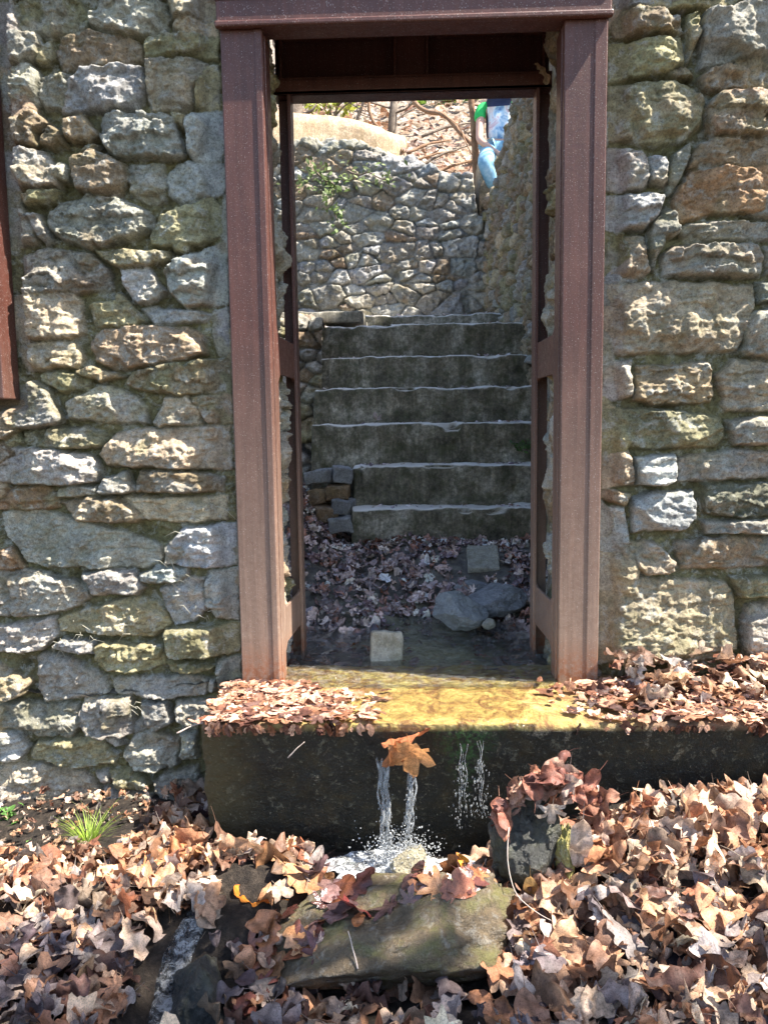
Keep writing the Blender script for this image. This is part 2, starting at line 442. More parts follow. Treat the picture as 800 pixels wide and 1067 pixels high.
def voro(u0, u1, v0, v1, cu, cv, rng, pal='ggobtlg', gap=.006, skip=None, jit=.36):
    seeds = []; v = v0; r = 0
    while v < v1:
        u = u0-cu*rng.random()
        while u < u1:
            if rng.random() > .12: seeds.append((u+rng.uniform(-jit, jit)*cu, v+rng.uniform(-jit, jit)*cv, rng.uniform(-1, 1)))
            u += cu*rng.uniform(.75, 1.3)
        v += cv*rng.uniform(.85, 1.15)
    A = np.array(seeds); k = cu/cv; A[:, 1] *= k; out = []
    for i, (x, y, w_) in enumerate(A):
        if skip and skip(x, y/k): continue
        P = [(x-cu*1.6, y-cu*1.6), (x+cu*1.6, y-cu*1.6), (x+cu*1.6, y+cu*1.6), (x-cu*1.6, y+cu*1.6)]
        d2 = (A[:, 0]-x)**2+(A[:, 1]-y)**2
        for j in np.argsort(d2)[1:16]:
            dx, dy = A[j, 0]-x, A[j, 1]-y; L_ = math.hypot(dx, dy)
            if L_ > cu*3.2 or L_ < 1e-6: continue
            nx, ny = dx/L_, dy/L_; c = x*nx+y*ny+L_*(.5+.15*(w_-A[j, 2]))-gap*(.5+rng.random())*(1 if abs(nx) > abs(ny) else k)*.6
            Q = []
            for a in range(len(P)):
                p, q = P[a], P[(a+1) % len(P)]; da = p[0]*nx+p[1]*ny-c; db = q[0]*nx+q[1]*ny-c
                if da <= 0: Q.append(p)
                if (da < 0) != (db < 0): t = da/(da-db); Q.append((p[0]+(q[0]-p[0])*t, p[1]+(q[1]-p[1])*t))
            P = Q
            if len(P) < 3: break
        if len(P) >= 3: out.append((rng.choice(pal), [(a, b/k) for a, b in P]))
    return out

def relief(us, vs_, stones, seed, amp=.04, bevel=.018, mort=(.13, .12, .055), spread=0.0, rough=1.0, warp=.006):
    """height and colour over a u,v grid from stone outlines (metres)"""
    U, Vv = np.meshgrid(us, vs_, indexing='ij'); sh = U.shape
    p = np.stack([U.ravel(), Vv.ravel(), np.full(U.size, seed*3.1)], 1)
    wx = fbm(p*[26, 26, 1], seed, 4, .65)*warp*1.5; wy = fbm(p*[26, 26, 1]+31, seed+5, 4, .65)*warp*1.5
    X = (p[:, 0]+wx).reshape(sh); Y = (p[:, 1]+wy).reshape(sh)
    fine = fbm(p*[26, 34, 1], seed+1, 5, .55).reshape(sh)
    rid = ridge(p*[16, 30, 1], seed+2, 4).reshape(sh)
    colr = fbm(p*[14, 14, 1], seed+3, 4).reshape(sh)
    crack = -np.clip(1-np.abs(fbm(p*[9, 19, 1]+4, seed+8, 4))*9, 0, 1).reshape(sh)+.8*np.sign(fbm(p*[19, 13, 1]+40, seed+9, 2)).reshape(sh)*np.clip(np.abs(fbm(p*[19, 13, 1]+40, seed+9, 2)).reshape(sh)*7, 0, 1)
    grit = fbm(p*[75, 95, 1]+9, seed+12, 3, .7).reshape(sh)
    H = np.full(sh, -1.0); C = np.zeros(sh+(3,)); C[:] = mort; D = np.full(sh, -.02)
    C *= (1+.5*colr)[..., None]
    H = -.010+.014*fine+.008*colr+.010*grit
    rng = random.Random(seed)
    for k, poly in stones:
        P = np.array(poly); lo = P.min(0)-.01; hi = P.max(0)+.01
        i0, i1 = np.searchsorted(us, [lo[0], hi[0]]); j0, j1 = np.searchsorted(vs_, [lo[1], hi[1]])
        rr = [rng.random() for _ in range(40)]
        if i1-i0 < 2 or j1-j0 < 2: continue
        sl = (slice(i0, i1), slice(j0, j1)); x = X[sl]; y = Y[sl]
        ins = np.zeros(x.shape, bool); dm = np.full(x.shape, 9.)
        n = len(P)
        for i in range(n):
            a = P[i]; b = P[(i+1) % n]; ab = b-a; q = ab@ab+1e-12
            t = np.clip(((x-a[0])*ab[0]+(y-a[1])*ab[1])/q, 0, 1)
            dm = np.minimum(dm, np.hypot(x-a[0]-t*ab[0], y-a[1]-t*ab[1]))
            if a[1] != b[1]:
                c = ((a[1] > y) != (b[1] > y)) & (x < (b[0]-a[0])*(y-a[1])/(b[1]-a[1])+a[0]); ins ^= c
        d = np.where(ins, dm, -dm)+spread+.002
        cx, cy = P.mean(0); size = math.sqrt(max(1e-5, np.ptp(P[:, 0])*np.ptp(P[:, 1])))
        Hs = amp*(.55+.75*rr[0])*min(1, .55+size*3)
        tx = (rr[1]-.5)*.35; ty = (rr[2]-.62)*.45                 # tops lean out
        if k == 'w' or (k == 't' and size > .16): ty -= .24; tx -= .12
        pl = Hs+tx*(x-cx)+ty*(y-cy)
        for q in range(4):                                         # gentle broken planes
            an = rr[3+q]*6.283; s_ = .04+.34*rr[10+q]; off = (rr[16+q]-.35)*size*.45
            pl = np.minimum(pl, Hs*1.15-s_*((x-cx)*math.cos(an)+(y-cy)*math.sin(an)-off))
        for q in range(5):                                         # steep chips off the corners
            an = (rr[31+q]+q)*6.283/5; s_ = .7+1.3*rr[7+q]; off = size*(.26+.30*rr[12+q])
            pl = np.minimum(pl, Hs*1.05-s_*((x-cx)*math.cos(an)*.8+(y-cy)*math.sin(an)*1.15-off))
        if rr[24] > .72 and k not in 'wt': pl = pl+Hs*.16*np.sign(np.sin((y-cy)*(40+60*rr[22])+colr[sl]*4+(x-cx)*(rr[21]-.5)*16+rr[23]*6))
        bw = bevel*(.6+.8*rr[25])
        t = np.clip(d/bw, 0, 1); prof = np.sqrt(np.clip(1-(1-t)**2, 0, 1))*.5+.5*t
        h = prof*np.maximum(pl, Hs*.35)+prof*rough*((.010+.007*rr[36])*fine[sl]+(.004+.008*rr[37])*rid[sl]+.007*crack[sl]+.006*grit[sl])-.012*(1-prof)
        ok = (d > 0) & (h > H[sl])
        base = np.array(TONE[k])*(.8+.45*rr[26])
        base = base*np.array([1+.1*(rr[27]-.5), 1, 1+.12*(rr[28]-.5)])
        alt = np.array(TONE['bogt'[int(rr[29]*3.99)]])
        f = (ss(.0, .5, colr[sl]+.5*(rr[30]-.5))*.65)[..., None]
        cc = base*(1-f)+alt*f
        e = (ss(.0, .012, d))[..., None]; cc = cc*(.5+.5*e)+np.array(mort)*(.4*(1-e))
        H[sl] = np.where(ok, h, H[sl]); C[sl] = np.where(ok[..., None], cc, C[sl])
    return H, C
def grid_faces(nu, nv, keep=None, flip=False):
    i, j = np.meshgrid(np.arange(nu-1), np.arange(nv-1), indexing='ij')
    a = (i*nv+j).ravel(); F = np.stack([a, a+nv, a+nv+1, a+1], 1)
    if flip: F = F[:, ::-1]
    if keep is not None: F = F[keep.ravel()]
    return F
def merge(parts):
    V = []; F = []; C = []; n = 0
    for v, f, c in parts:
        V.append(v); F.append(f+n); C.append(c); n += len(v)
    return np.concatenate(V), np.concatenate(F), np.concatenate(C)
def box_part(x0, x1, y0, y1, z0, z1, c=(.15, .14, .1)):
    v = np.array([(x, y, z) for x in (x0, x1) for y in (y0, y1) for z in (z0, z1)], float)
    f = np.array([(0, 1, 3, 2), (4, 6, 7, 5), (0, 4, 5, 1), (2, 3, 7, 6), (0, 2, 6, 4), (1, 5, 7, 3)])
    return v, f, np.tile(c, (8, 1)).astype(float)

# ------------------------------------------------------------------ solid helpers
def rough_box(hx, hy, hz, r=.01, step=.03, amp=.004, freq=12, seed=0, chip=0.0):
    """closed box with rounded, worn edges"""
    def line(h):
        n = max(2, int(2*h/step)); t = list(np.linspace(-h+r, h-r, n+1))
        return np.array([-h, -h+r*.35]+t+[h-r*.35, h])
    L3 = [line(h) for h in (hx, hy, hz)]; hs = np.array([hx, hy, hz]); V = []; F = []; n = 0
    for ax in range(3):
        b, c = [q for q in range(3) if q != ax]
        for sg in (-1, 1):
            B, Cc = np.meshgrid(L3[b], L3[c], indexing='ij'); p = np.zeros((B.size, 3))
            p[:, ax] = sg*hs[ax]; p[:, b] = B.ravel(); p[:, c] = Cc.ravel()
            V.append(p); F.append(grid_faces(len(L3[b]), len(L3[c]), flip=(sg == 1) == (ax == 1))+n); n += len(p)
    V = np.concatenate(V); F = np.concatenate(F)
    key = np.round(V*1e5).astype(np.int64); _, idx, inv = np.unique(key, axis=0, return_index=True, return_inverse=True)
    V = V[idx]; F = inv.ravel()[F]
    q = np.clip(V, -(hs-r), hs-r); d = V-q; ln = np.linalg.norm(d, axis=1, keepdims=True); V = q+d/np.maximum(ln, 1e-9)*r
    sp = V+seed*7.3
    D = np.stack([fbm(sp*freq+k*19, seed+k, 5, .6) for k in range(3)], 1)*amp
    if chip > 0:
        cn = ss(.15, .6, fbm(sp*freq*.8+50, seed+9, 4))*chip
        e = np.abs(V)/hs; edge = (np.sort(e, 1)[:, 1] > .93)
        D -= (V/np.maximum(np.linalg.norm(V, axis=1, keepdims=True), 1e-9))*(cn*edge)[:, None]
    return V+D, F
def ico(sub):
    bm = bmesh.new(); bmesh.ops.create_icosphere(bm, subdivisions=sub, radius=1)
    V = np.array([v.co[:] for v in bm.verts]); F = np.array([[v.index for v in f.verts] for f in bm.faces]); bm.free(); return V, F
ICO5 = ico(6); ICO3 = ico(3); ICO2 = ico(2)
def rock(hx, hy, hz, seed=0, planes=14, amp=.05, sub=ICO5):
    D, F = sub; rg = np.random.RandomState(seed); n = rg.normal(size=(planes, 3)); n /= np.linalg.norm(n, axis=1, keepdims=True)
    a = rg.uniform(.60, .98, planes); dt = D@n.T
    rad = np.where(dt > .05, a/np.maximum(dt, .05), 9).min(1); rad = np.minimum(rad, 1.25)
    V = D*rad[:, None]; nn = fbm(V*2.3+seed, seed, 6, .65)*amp*1.8+ridge(V*3.5+seed, seed+3, 5)*amp*1.1+np.round(fbm(V*1.7+seed+5, seed, 2)*5)/5*amp*2.0
    V = V*(1+nn[:, None])*[hx, hy, hz]
    m_ = min(hx, hy, hz); V = V+np.stack([fbm(V*16+seed+q*9, seed+q, 5, .6) for q in range(3)], 1)*min(.016, m_*.16)
    return V, F
def tube(path, radii, n=8, seed=0, amp=0):
    """closed tube along a 3D path"""
    P = np.array(path, float); rad = np.asarray(radii, float)*np.ones(len(P)); T = np.gradient(P, axis=0); T /= np.linalg.norm(T, axis=1, keepdims=True)+1e-9
    V = []; up = np.array([.13, .37, .9])
    for i, (p, t, r) in enumerate(zip(P, T, rad)):
        a = np.cross(t, up); a /= np.linalg.norm(a)+1e-9; b = np.cross(t, a)
        th = np.arange(n)*2*math.pi/n; V.append(p+r*(np.outer(np.cos(th), a)+np.outer(np.sin(th), b)))
    V = np.concatenate(V); m = len(P); F = []
    for i in range(m-1):
        for k in range(n): F.append((i*n+k, i*n+(k+1) % n, (i+1)*n+(k+1) % n, (i+1)*n+k))
    V = np.concatenate([V, P[:1], P[-1:]]); c0 = m*n; c1 = c0+1
    for k in range(n):
        F.append((c0, (k+1) % n, k, c0)); F.append((c1, (m-1)*n+k, (m-1)*n+(k+1) % n, c1))
    if amp: V = V+np.stack([fbm(V*14+9*q, seed+q, 3) for q in range(3)], 1)*amp
    return V, F
def fix(F):                                    # degenerate quads -> triangles
    return [tuple(dict.fromkeys(f)) for f in F]
def bevel_box(name, x0, x1, y0, y1, z0, z1, mat, parent, bev=.004, seg=2, extra=None):
    bm = bmesh.new()
    def one(a, b, c, d, e, f):
        r = bmesh.ops.create_cube(bm, size=1)
        for v in r['verts']: v.co = Vector(((a+b)/2+v.co.x*(b-a), (c+d)/2+v.co.y*(d-c), (e+f)/2+v.co.z*(f-e)))
    one(x0, x1, y0, y1, z0, z1)
    for ex in (extra or []): one(*ex)
    bmesh.ops.bevel(bm, geom=list(bm.edges), offset=bev, segments=seg, affect='EDGES', profile=.5)
    me = bpy.data.meshes.new(name); bm.to_mesh(me); bm.free(); me.materials.append(mat)
    o = bpy.data.objects.new(name, me); COL.objects.link(o); o.parent = parent
    return o

# ================================================================== LARGE STRUCTURE
WY = 2.52                                      # face of the front wall
def w2(px, py, Y=WY):
    p = at(px, py, Y); return (p.x, p.z)
JL, JR = -.474, .534                           # door jambs
# ---- front wall with its doorway
def in_photo(lo, hi):
    def f(x, z):
        p = proj((x, WY, z)); return lo < p[0] < hi and -3 < p[1] < 860
    return f
rng = random.Random(4)
Lst = [(k, [w2(*q) for q in p]) for k, p in LEFT]; Rst = [(k, [w2(*q) for q in p]) for k, p in RIGHT]
Lst = voro(-2.6, -.50, -.7, 3.3, .22, .12, rng, skip=in_photo(-2, 260))+Lst
Rst = voro(.50, 2.7, -.7, 3.3, .26, .13, rng, skip=in_photo(590, 806))+Rst
Lst += auto_rows(JL+.02, JL+.60, -.7, 2.2, (.11, .2), (.14, .3), rng)
Rst += auto_rows(JR-.60, JR-.02, -.7, 2.2, (.11, .2), (.14, .3), rng)
def fine(a, b, c, d, f, g):                    # coarse - fine - coarse spacing
    return np.unique(np.concatenate([np.arange(a, b, g), np.arange(b, c, f), np.arange(c, d+g, g)]).round(5))
parts = []; wx_ = at(12, 412, 2.46).x
def door_side(us, vv, stones, seed, edge, sgn, zt=9):
    H, C = relief(us, vv, stones, seed, amp=.048, bevel=.009, mort=(.125, .112, .058), spread=.0045)
    U, Vv = np.meshgrid(us, vv, indexing='ij')
    edge_ = edge+.008*np.sin(Vv*11+seed)+.006*np.sin(Vv*29)
    s = sgn*(U-edge_)                          # >0 : beyond the corner, inside the doorway
    wgt = ss(-.02, .02, s)
    near = ss(-.165, -.125, s)*ss(.06, .0, s); H = H*(1-near)+np.minimum(H, -.002)*near
    if sgn > 0: nw = ss(wx_+.055, wx_+.035, U)*ss(.90, .93, Vv)*ss(2.24, 2.2, Vv); H = H*(1-nw)+np.minimum(H, -.01)*nw
    Hj = H*(.95 if sgn > 0 else .7)*ss(.36, .25, s)
    x = np.where(s > 0, edge_, U)+sgn*wgt*Hj; y = WY+np.maximum(s, 0)-(1-wgt)*H
    P = np.stack([x.ravel(), y.ravel(), Vv.ravel()], 1)
    uc = (U[:-1, :-1]+U[1:, 1:])/2; vc = (Vv[:-1, :-1]+Vv[1:, 1:])/2
    keep = ~((uc < -1.36) & (uc > -2.05) & (vc > 1.02) & (vc < 2.0))
    return P, grid_faces(len(us), len(vv), keep), C.reshape(-1, 3)
vz = fine(-.7, -.5, 2.32, 3.3, .0036, .015)
parts.append(door_side(fine(-2.6, -1.5, -.06, -.06, .0036, .012), vz, Lst, 11, JL, 1))
parts.append(door_side(fine(.10, .10, 1.4, 2.7, .0036, .012), vz, Rst, 23, JR, -1))
us = np.arange(JL, JR+.01, .012); vv = np.arange(2.28, 3.3, .012)
H, C = relief(us, vv, auto_rows(JL, JR, 2.28, 3.3, (.09, .17), (.12, .34), rng), 31, amp=.045)
U, Vv = np.meshgrid(us, vv, indexing='ij'); parts.append((np.stack([U.ravel(), (WY+.01-H).ravel(), Vv.ravel()], 1), grid_faces(len(us), len(vv)), C.reshape(-1, 3)))
parts.append(box_part(-2.6, JL-.02, WY+.33, WY+.44, -.7, 1.0)); parts.append(box_part(-1.3, JL-.02, WY+.33, WY+.44, 1.0, 2.25))
parts.append(box_part(JR+.02, 2.7, WY+.33, WY+.44, -.7, 2.25)); parts.append(box_part(-2.6, 2.7, WY+.03, WY+.44, 2.26, 3.28))
parts.append(box_part(-2.6, -2.08, WY+.33, WY+.44, 1.0, 2.25))
V, F, C = merge(parts)
# reveal of the window opening
wall = mesh_obj('stone_wall', V, F, WALLM, cols=C)
tag(wall, 'rough fieldstone wall of grey and olive stones around the brown steel doorway', 'stone wall')

# ---- steel frame lining the doorway
fr = empty('steel_door_frame', (0.035, 2.44, 0))
tag(fr, 'brown painted steel frame lining the doorway, rusty and dusty at its feet', 'door frame')
fo = Vector((0.035, 2.44, 0))
def fb(name, x0, x1, y0, y1, z0, z1, bev=.004, extra=None, mat=STEEL):
    o = bevel_box(name, x0-fo.x, x1-fo.x, y0-fo.y, y1-fo.y, z0, z1, mat, fr, bev, 2,
                  [(a-fo.x, b-fo.x, c-fo.y, d-fo.y, e, f) for a, b, c, d, e, f in (extra or [])])
    return o
FL = (at(243, 447, 2.44).x, at(285, 447, 2.44).x); FR = (at(584, 447, 2.44).x, at(627, 447, 2.44).x)
zt = at(400, 24, 2.44).z; print('frame', FL, FR, zt)
rl0, rl1 = at(301, 447, 2.86).x, at(313, 447, 2.86).x; rr0, rr1 = at(554, 447, 2.86).x, at(568, 447, 2.86).x
a, b = FL
fb('front_post', a, b, 2.446, 2.505, -.01, zt, extra=[(b-.026, b-.002, 2.4425, 2.46, -.01, zt)])
fb('post_return', b-.010, b+.004, 2.47, 2.545, -.012, zt-.01, .002)
a, b = FR
fb('front_post', a, b, 2.446, 2.505, -.01, zt, extra=[(b-.040, b, 2.443, 2.46, -.01, zt)])
fb('post_return', a-.004, a+.010, 2.47, 2.545, -.012, zt-.01, .002)
zr = at(425, 103, 2.86).z; zr2 = at(425, 87, 2.86).z; print('rear', zr, zr2)
fb('rear_post', rl0-.004, rl1, 2.85, 2.862, -.02, zr, .002, extra=[(rl1-.010, rl1+.002, 2.80, 2.87, -.02, zr)])
fb('rear_post', rr0, rr1+.004, 2.85, 2.862, -.02, zr, .002, extra=[(rr0-.002, rr0+.010, 2.80, 2.87, -.02, zr)])
# header over the front posts, standing a little proud of them
fb('lintel', FL[0]-.006, FR[1]+.006, 2.425, 2.52, zt-.002, zt+.24, .005,
   extra=[(FL[0]-.010, FR[1]+.010, 2.418, 2.44, zt-.006, zt+.012), (FL[0]-.010, FR[1]+.010, 2.418, 2.44, zt+.070, zt+.085)])
mx = (at(411, 65, 2.84).x, at(445, 65, 2.84).x)
hx = (FL[1]-.03, FR[0]+.03)
fb('rear_header', hx[0], hx[1], 2.865, 2.88, zr, zt+.2, .002,
   extra=[(hx[0], hx[1], 2.80, 2.87, zr, zr+.012), (hx[0], hx[1], 2.80, 2.812, zr, zr2),
          (hx[0], hx[1], 2.80, 2.87, zr2-.006, zr2+.004), (mx[0], mx[1], 2.835, 2.868, zr2, zt+.16),
          (mx[0]-.003, mx[0]+.005, 2.815, 2.868, zr2, zt+.16), (mx[1]-.005, mx[1]+.003, 2.815, 2.868, zr2, zt+.16),
          (hx[0]+.02, hx[0]+.03, 2.82, 2.868, zr2, zt+.16), (hx[1]-.03, hx[1]-.02, 2.82, 2.868, zr2, zt+.16)])
fb('soffit_plate', hx[0], hx[1], 2.52, 2.866, zt+.152, zt+.164, .002)
zc = {'l': ((at(291, 392, 2.65).z, at(291, 354, 2.65).z), (at(291, 664, 2.62).z, at(291, 628, 2.62).z)),
      'r': ((at(575, 392, 2.65).z, at(575, 352, 2.65).z), (at(575, 664, 2.62).z, at(575, 622, 2.62).z))}
for sgn, x, zz in ((1, FL[1], zc['l']), (-1, FR[0], zc['r'])):
    x2 = rl1-.01 if sgn > 0 else rr0+.01
    for z0, z1 in zz:
        bm = bmesh.new(); prof = [(2.53, z0-.028, z1+.022), (2.565, z0, z1), (2.79, z0, z1), (2.815, z0-.012, z1+.01)]
        vs1 = []
        for y, lo, hi in prof:
            xx = x+(x2-x)*(y-2.50)/.33-.006*sgn
            vs1.append([bm.verts.new(Vector((xx+dx-fo.x, y-fo.y, z))) for dx in (0, .010*sgn) for z in (lo, hi)])
        for p, q in zip(vs1[:-1], vs1[1:]):
            for i, j in ((0, 1), (1, 3), (3, 2), (2, 0)): bm.faces.new((p[i], p[j], q[j], q[i]))
        bm.faces.new([vs1[0][i] for i in (0, 2, 3, 1)]); bm.faces.new([vs1[-1][i] for i in (0, 1, 3, 2)])
        bmesh.ops.recalc_face_normals(bm, faces=bm.faces); bmesh.ops.bevel(bm, geom=list(bm.edges), offset=.0015, segments=1, affect='EDGES')
        me = bpy.data.meshes.new('crossbar'); bm.to_mesh(me); bm.free(); me.materials.append(STEEL)
        o = bpy.data.objects.new('crossbar', me); COL.objects.link(o); o.parent = fr

# ---- edge of the steel window frame at the left
wx = at(12, 412, 2.46).x; wz = at(10, 416, 2.46).z; print('win', wx, wz)
wf = empty('steel_window_frame', (wx, 2.46, wz)); tag(wf, 'brown steel window frame in the stone wall, its edge at the left border of the photo', 'window frame')
wo = Vector((wx, 2.46, wz))
for nm, c in (('jamb', (wx-.11, wx, 2.415, 2.52, wz, 2.05)), ('jamb', (wx-.93, wx-.82, 2.455, 2.52, wz, 2.05)),
              ('sill', (wx-.82, wx-.11, 2.453, 2.56, wz, wz+.10)), ('head', (wx-.95, wx+.0, 2.45, 2.54, 2.05, 2.18))):
    bevel_box(nm, c[0]-wo.x, c[1]-wo.x, c[2]-wo.y, c[3]-wo.y, c[4]-wo.z, c[5]-wo.z, STEEL, wf, .004)

# ---- concrete threshold slab the stream runs over
def m_slab():
    m, t, N, L, P = nt('wet_algae_concrete'); co = geo_co(N); sx = N.new('ShaderNodeSeparateXYZ'); L.new(co, sx.inputs[0])
    n1 = noise(N, L, co, 14, 8, .7); n2 = noise(N, L, co, 75, 5, .7); n3 = noise(N, L, co, 33, 8, .75, .4)
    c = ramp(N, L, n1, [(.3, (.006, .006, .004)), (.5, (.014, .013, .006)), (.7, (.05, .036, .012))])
    sp = ramp(N, L, n3, [(.57, (0, 0, 0)), (.64, (1, 1, 1))])
    c = mix(N, L, math_(N, L, 'MULTIPLY', sp, .75), c, (.16, .15, .10))      # pale lichen spots
    # mossy green under the lip where the water seeps
    gx = math_(N, L, 'ABSOLUTE', math_(N, L, 'SUBTRACT', sx.outputs[0], .16))
    gm = N.new('ShaderNodeMapRange'); gm.inputs[1].default_value = .13; gm.inputs[2].default_value = .03; L.new(math_(N, L, 'ADD', gx, math_(N, L, 'MULTIPLY', math_(N, L, 'ABSOLUTE', sx.outputs[2]), .45)), gm.inputs[0])
    gf = math_(N, L, 'MULTIPLY', gm.outputs[0], ramp(N, L, n2, [(.45, (0, 0, 0)), (.6, (1, 1, 1))]), True)
    c = mix(N, L, math_(N, L, 'MULTIPLY', gf, .7), c, (.05, .16, .03))
    # brown-ochre left end
    em = N.new('ShaderNodeMapRange'); em.inputs[1].default_value = -.42; em.inputs[2].default_value = -.56; L.new(sx.outputs[0], em.inputs[0])
    c = mix(N, L, math_(N, L, 'MULTIPLY', em.outputs[0], .6), c, (.10, .08, .03))
    # ochre film on the top where the water sheets over
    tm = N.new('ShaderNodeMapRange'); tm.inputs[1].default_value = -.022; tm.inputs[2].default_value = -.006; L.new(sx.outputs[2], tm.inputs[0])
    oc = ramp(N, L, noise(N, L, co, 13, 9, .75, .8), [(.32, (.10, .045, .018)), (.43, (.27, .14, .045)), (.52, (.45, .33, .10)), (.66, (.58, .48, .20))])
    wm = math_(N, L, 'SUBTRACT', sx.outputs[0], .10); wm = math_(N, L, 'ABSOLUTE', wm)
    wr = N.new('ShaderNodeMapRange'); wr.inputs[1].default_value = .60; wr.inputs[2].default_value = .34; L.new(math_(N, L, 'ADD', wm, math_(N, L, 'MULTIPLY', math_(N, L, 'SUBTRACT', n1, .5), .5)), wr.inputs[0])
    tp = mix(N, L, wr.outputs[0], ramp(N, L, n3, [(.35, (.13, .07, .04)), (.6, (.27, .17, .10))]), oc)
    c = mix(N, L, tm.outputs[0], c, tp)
    L.new(c, P.inputs['Base Color'])
    L.new(ramp(N, L, n1, [(.4, (.42,)*3), (.6, (.75,)*3)]), P.inputs['Roughness'])
    n9 = noise(N, L, co, 120, 5, .8); c = mix(N, L, math_(N, L, 'MULTIPLY', ramp(N, L, n9, [(.60, (0, 0, 0)), (.66, (1, 1, 1))]), math_(N, L, 'SUBTRACT', .75, tm.outputs[0], True)), c, (.26, .25, .18)); L.new(c, P.inputs['Base Color'])
    bump(N, L, P, math_(N, L, 'ADD', math_(N, L, 'MULTIPLY', n2, .6), n3), 1.0, .014)
    return m
SX0 = at(208, 765, 2.10).x; SYF = 2.10
sv, sf = rough_box((2.6-SX0)/2, .28, .26, .012, .011, .011, 14, 5, .01)
sv += [(SX0+2.6)/2, SYF+.28, -.26]; sv[:, 1] += np.maximum(0, -sv[:, 2]-.015)*.17*(sv[:, 1] < SYF+.2)   # the face leans in at the foot
slab = mesh_obj('concrete_sill', sv, sf, m_slab()); tag(slab, 'thick wet concrete sill under the doorway, dark with algae in front and ochre on top', 'concrete sill')

# ---- ground in front
def gz(x, y):
    x = np.asarray(x, float); y = np.asarray(y, float)
    z = -.415-.28*np.maximum(0, 1.45-y)+.05*np.sin(x*1.3)*ss(2.5, 1.0, y)
    z = z+.20*ss(.12, .75, x)*ss(1.45, 2.05, y)+.05*ss(.7, 1.3, x)
    z = z+.05*ss(-.30, -.6, x)*ss(-1.4, -.7, x)*ss(1.6, 1.9, y)*ss(2.45, 2.1, y)
    z = z+.065*np.exp(-((x+.36)**2/.02+(y-2.0)**2/.012))       # heap against the slab, left of the pool
    z = z-.05*np.exp(-((x+.06)**2/.05+(y-1.98)**2/.02))-.07*np.exp(-((x+.55)**2/.006+(y-1.62)**2/.02))
    z = z-.10*ss(.3, -1.5, y)-.07*np.exp(-((x+.12)/.36)**4-((y-1.62)/.14)**4)
    return z
def terrain(name, xs, ys, fz, amp, freq, mat, cut=None, label=None):
    X, Y = np.meshgrid(xs, ys, indexing='ij'); p = np.stack([X.ravel(), Y.ravel(), 0*X.ravel()], 1)
    Z = fz(X, Y).ravel()+fbm(p*freq, 3, 5, .6)*amp
    keep = None
    if cut is not None:
        xc = (X[:-1, :-1]+X[1:, 1:])/2; yc = (Y[:-1, :-1]+Y[1:, 1:])/2; keep = ~cut(xc, yc)
    o = mesh_obj(name, np.stack([X.ravel(), Y.ravel(), Z], 1), grid_faces(len(xs), len(ys), keep), mat)
    return tag(o, kind='structure')
SOIL = m_plain('damp_leaf_soil', [(.3, (.014, .010, .008)), (.5, (.036, .027, .02)), (.7, (.10, .075, .055))], 42, .6, 1., .02)
def spread(a, f0, f1, b, df, g=1.35):
    mid = list(np.arange(f0, f1, df)); lo = []; s = df; v = f0
    while v > a: s *= g; v -= s; lo.append(v)
    hi = []; s = df; v = mid[-1]
    while v < b: s *= g; v += s; hi.append(v)
    return np.array(lo[::-1]+mid+hi)
terrain('ground', spread(-60, -2, 2, 60, .022), spread(-60, 1.2, 2.6, 3.0, .022), gz, .02, 9, SOIL)

# ---- floor inside the doorway
RWX = lambda y: .77-.09*ss(4.9, 6.4, y)
def fz(x, y):
    z = -.03+.26*ss(3.05, 4.0, y)+.34*ss(-.30, -.62, x)*ss(3.3, 4.4, y)+.03*ss(.2, .7, x)*ss(3, 3.6, y)
    z = z+.02*np.sin(x*7+y*5)-.02*np.exp(-((x-.1)**2/.04+(y-2.9)**2/.1))
    return z
def m_mud():
    m = MUD0; N = m.node_tree.nodes; L = m.node_tree.links; P = N['Principled BSDF']; co = geo_co(N); sx = N.new('ShaderNodeSeparateXYZ'); L.new(co, sx.inputs[0])
    a = math_(N, L, 'ABSOLUTE', math_(N, L, 'SUBTRACT', sx.outputs[0], .12)); n = noise(N, L, co, 7, 5)
    mr = N.new('ShaderNodeMapRange'); mr.inputs[1].default_value = .42; mr.inputs[2].default_value = .12; L.new(math_(N, L, 'ADD', a, math_(N, L, 'MULTIPLY', math_(N, L, 'SUBTRACT', n, .5), .6)), mr.inputs[0])
    my = N.new('ShaderNodeMapRange'); my.inputs[1].default_value = 3.5; my.inputs[2].default_value = 3.1; L.new(sx.outputs[1], my.inputs[0])
    g = ramp(N, L, noise(N, L, co, 40, 7, .75), [(.35, (.16, .12, .05)), (.5, (.42, .38, .20)), (.65, (.72, .68, .48))])
    src = P.inputs['Base Color'].links[0].from_socket
    L.new(mix(N, L, math_(N, L, 'MULTIPLY', mr.outputs[0], my.outputs[0]), src, g), P.inputs['Base Color']); return m
MUD0 = m_plain('wet_mud_floor', [(.3, (.035, .028, .026)), (.5, (.10, .088, .07)), (.7, (.22, .20, .15))], 26, .28, .8, .012, spec=.6)
MUD = m_mud()
terrain('doorway_floor', np.arange(-1.4, .9, .02), np.arange(2.5, 4.75, .02), fz, .028, 11, MUD)

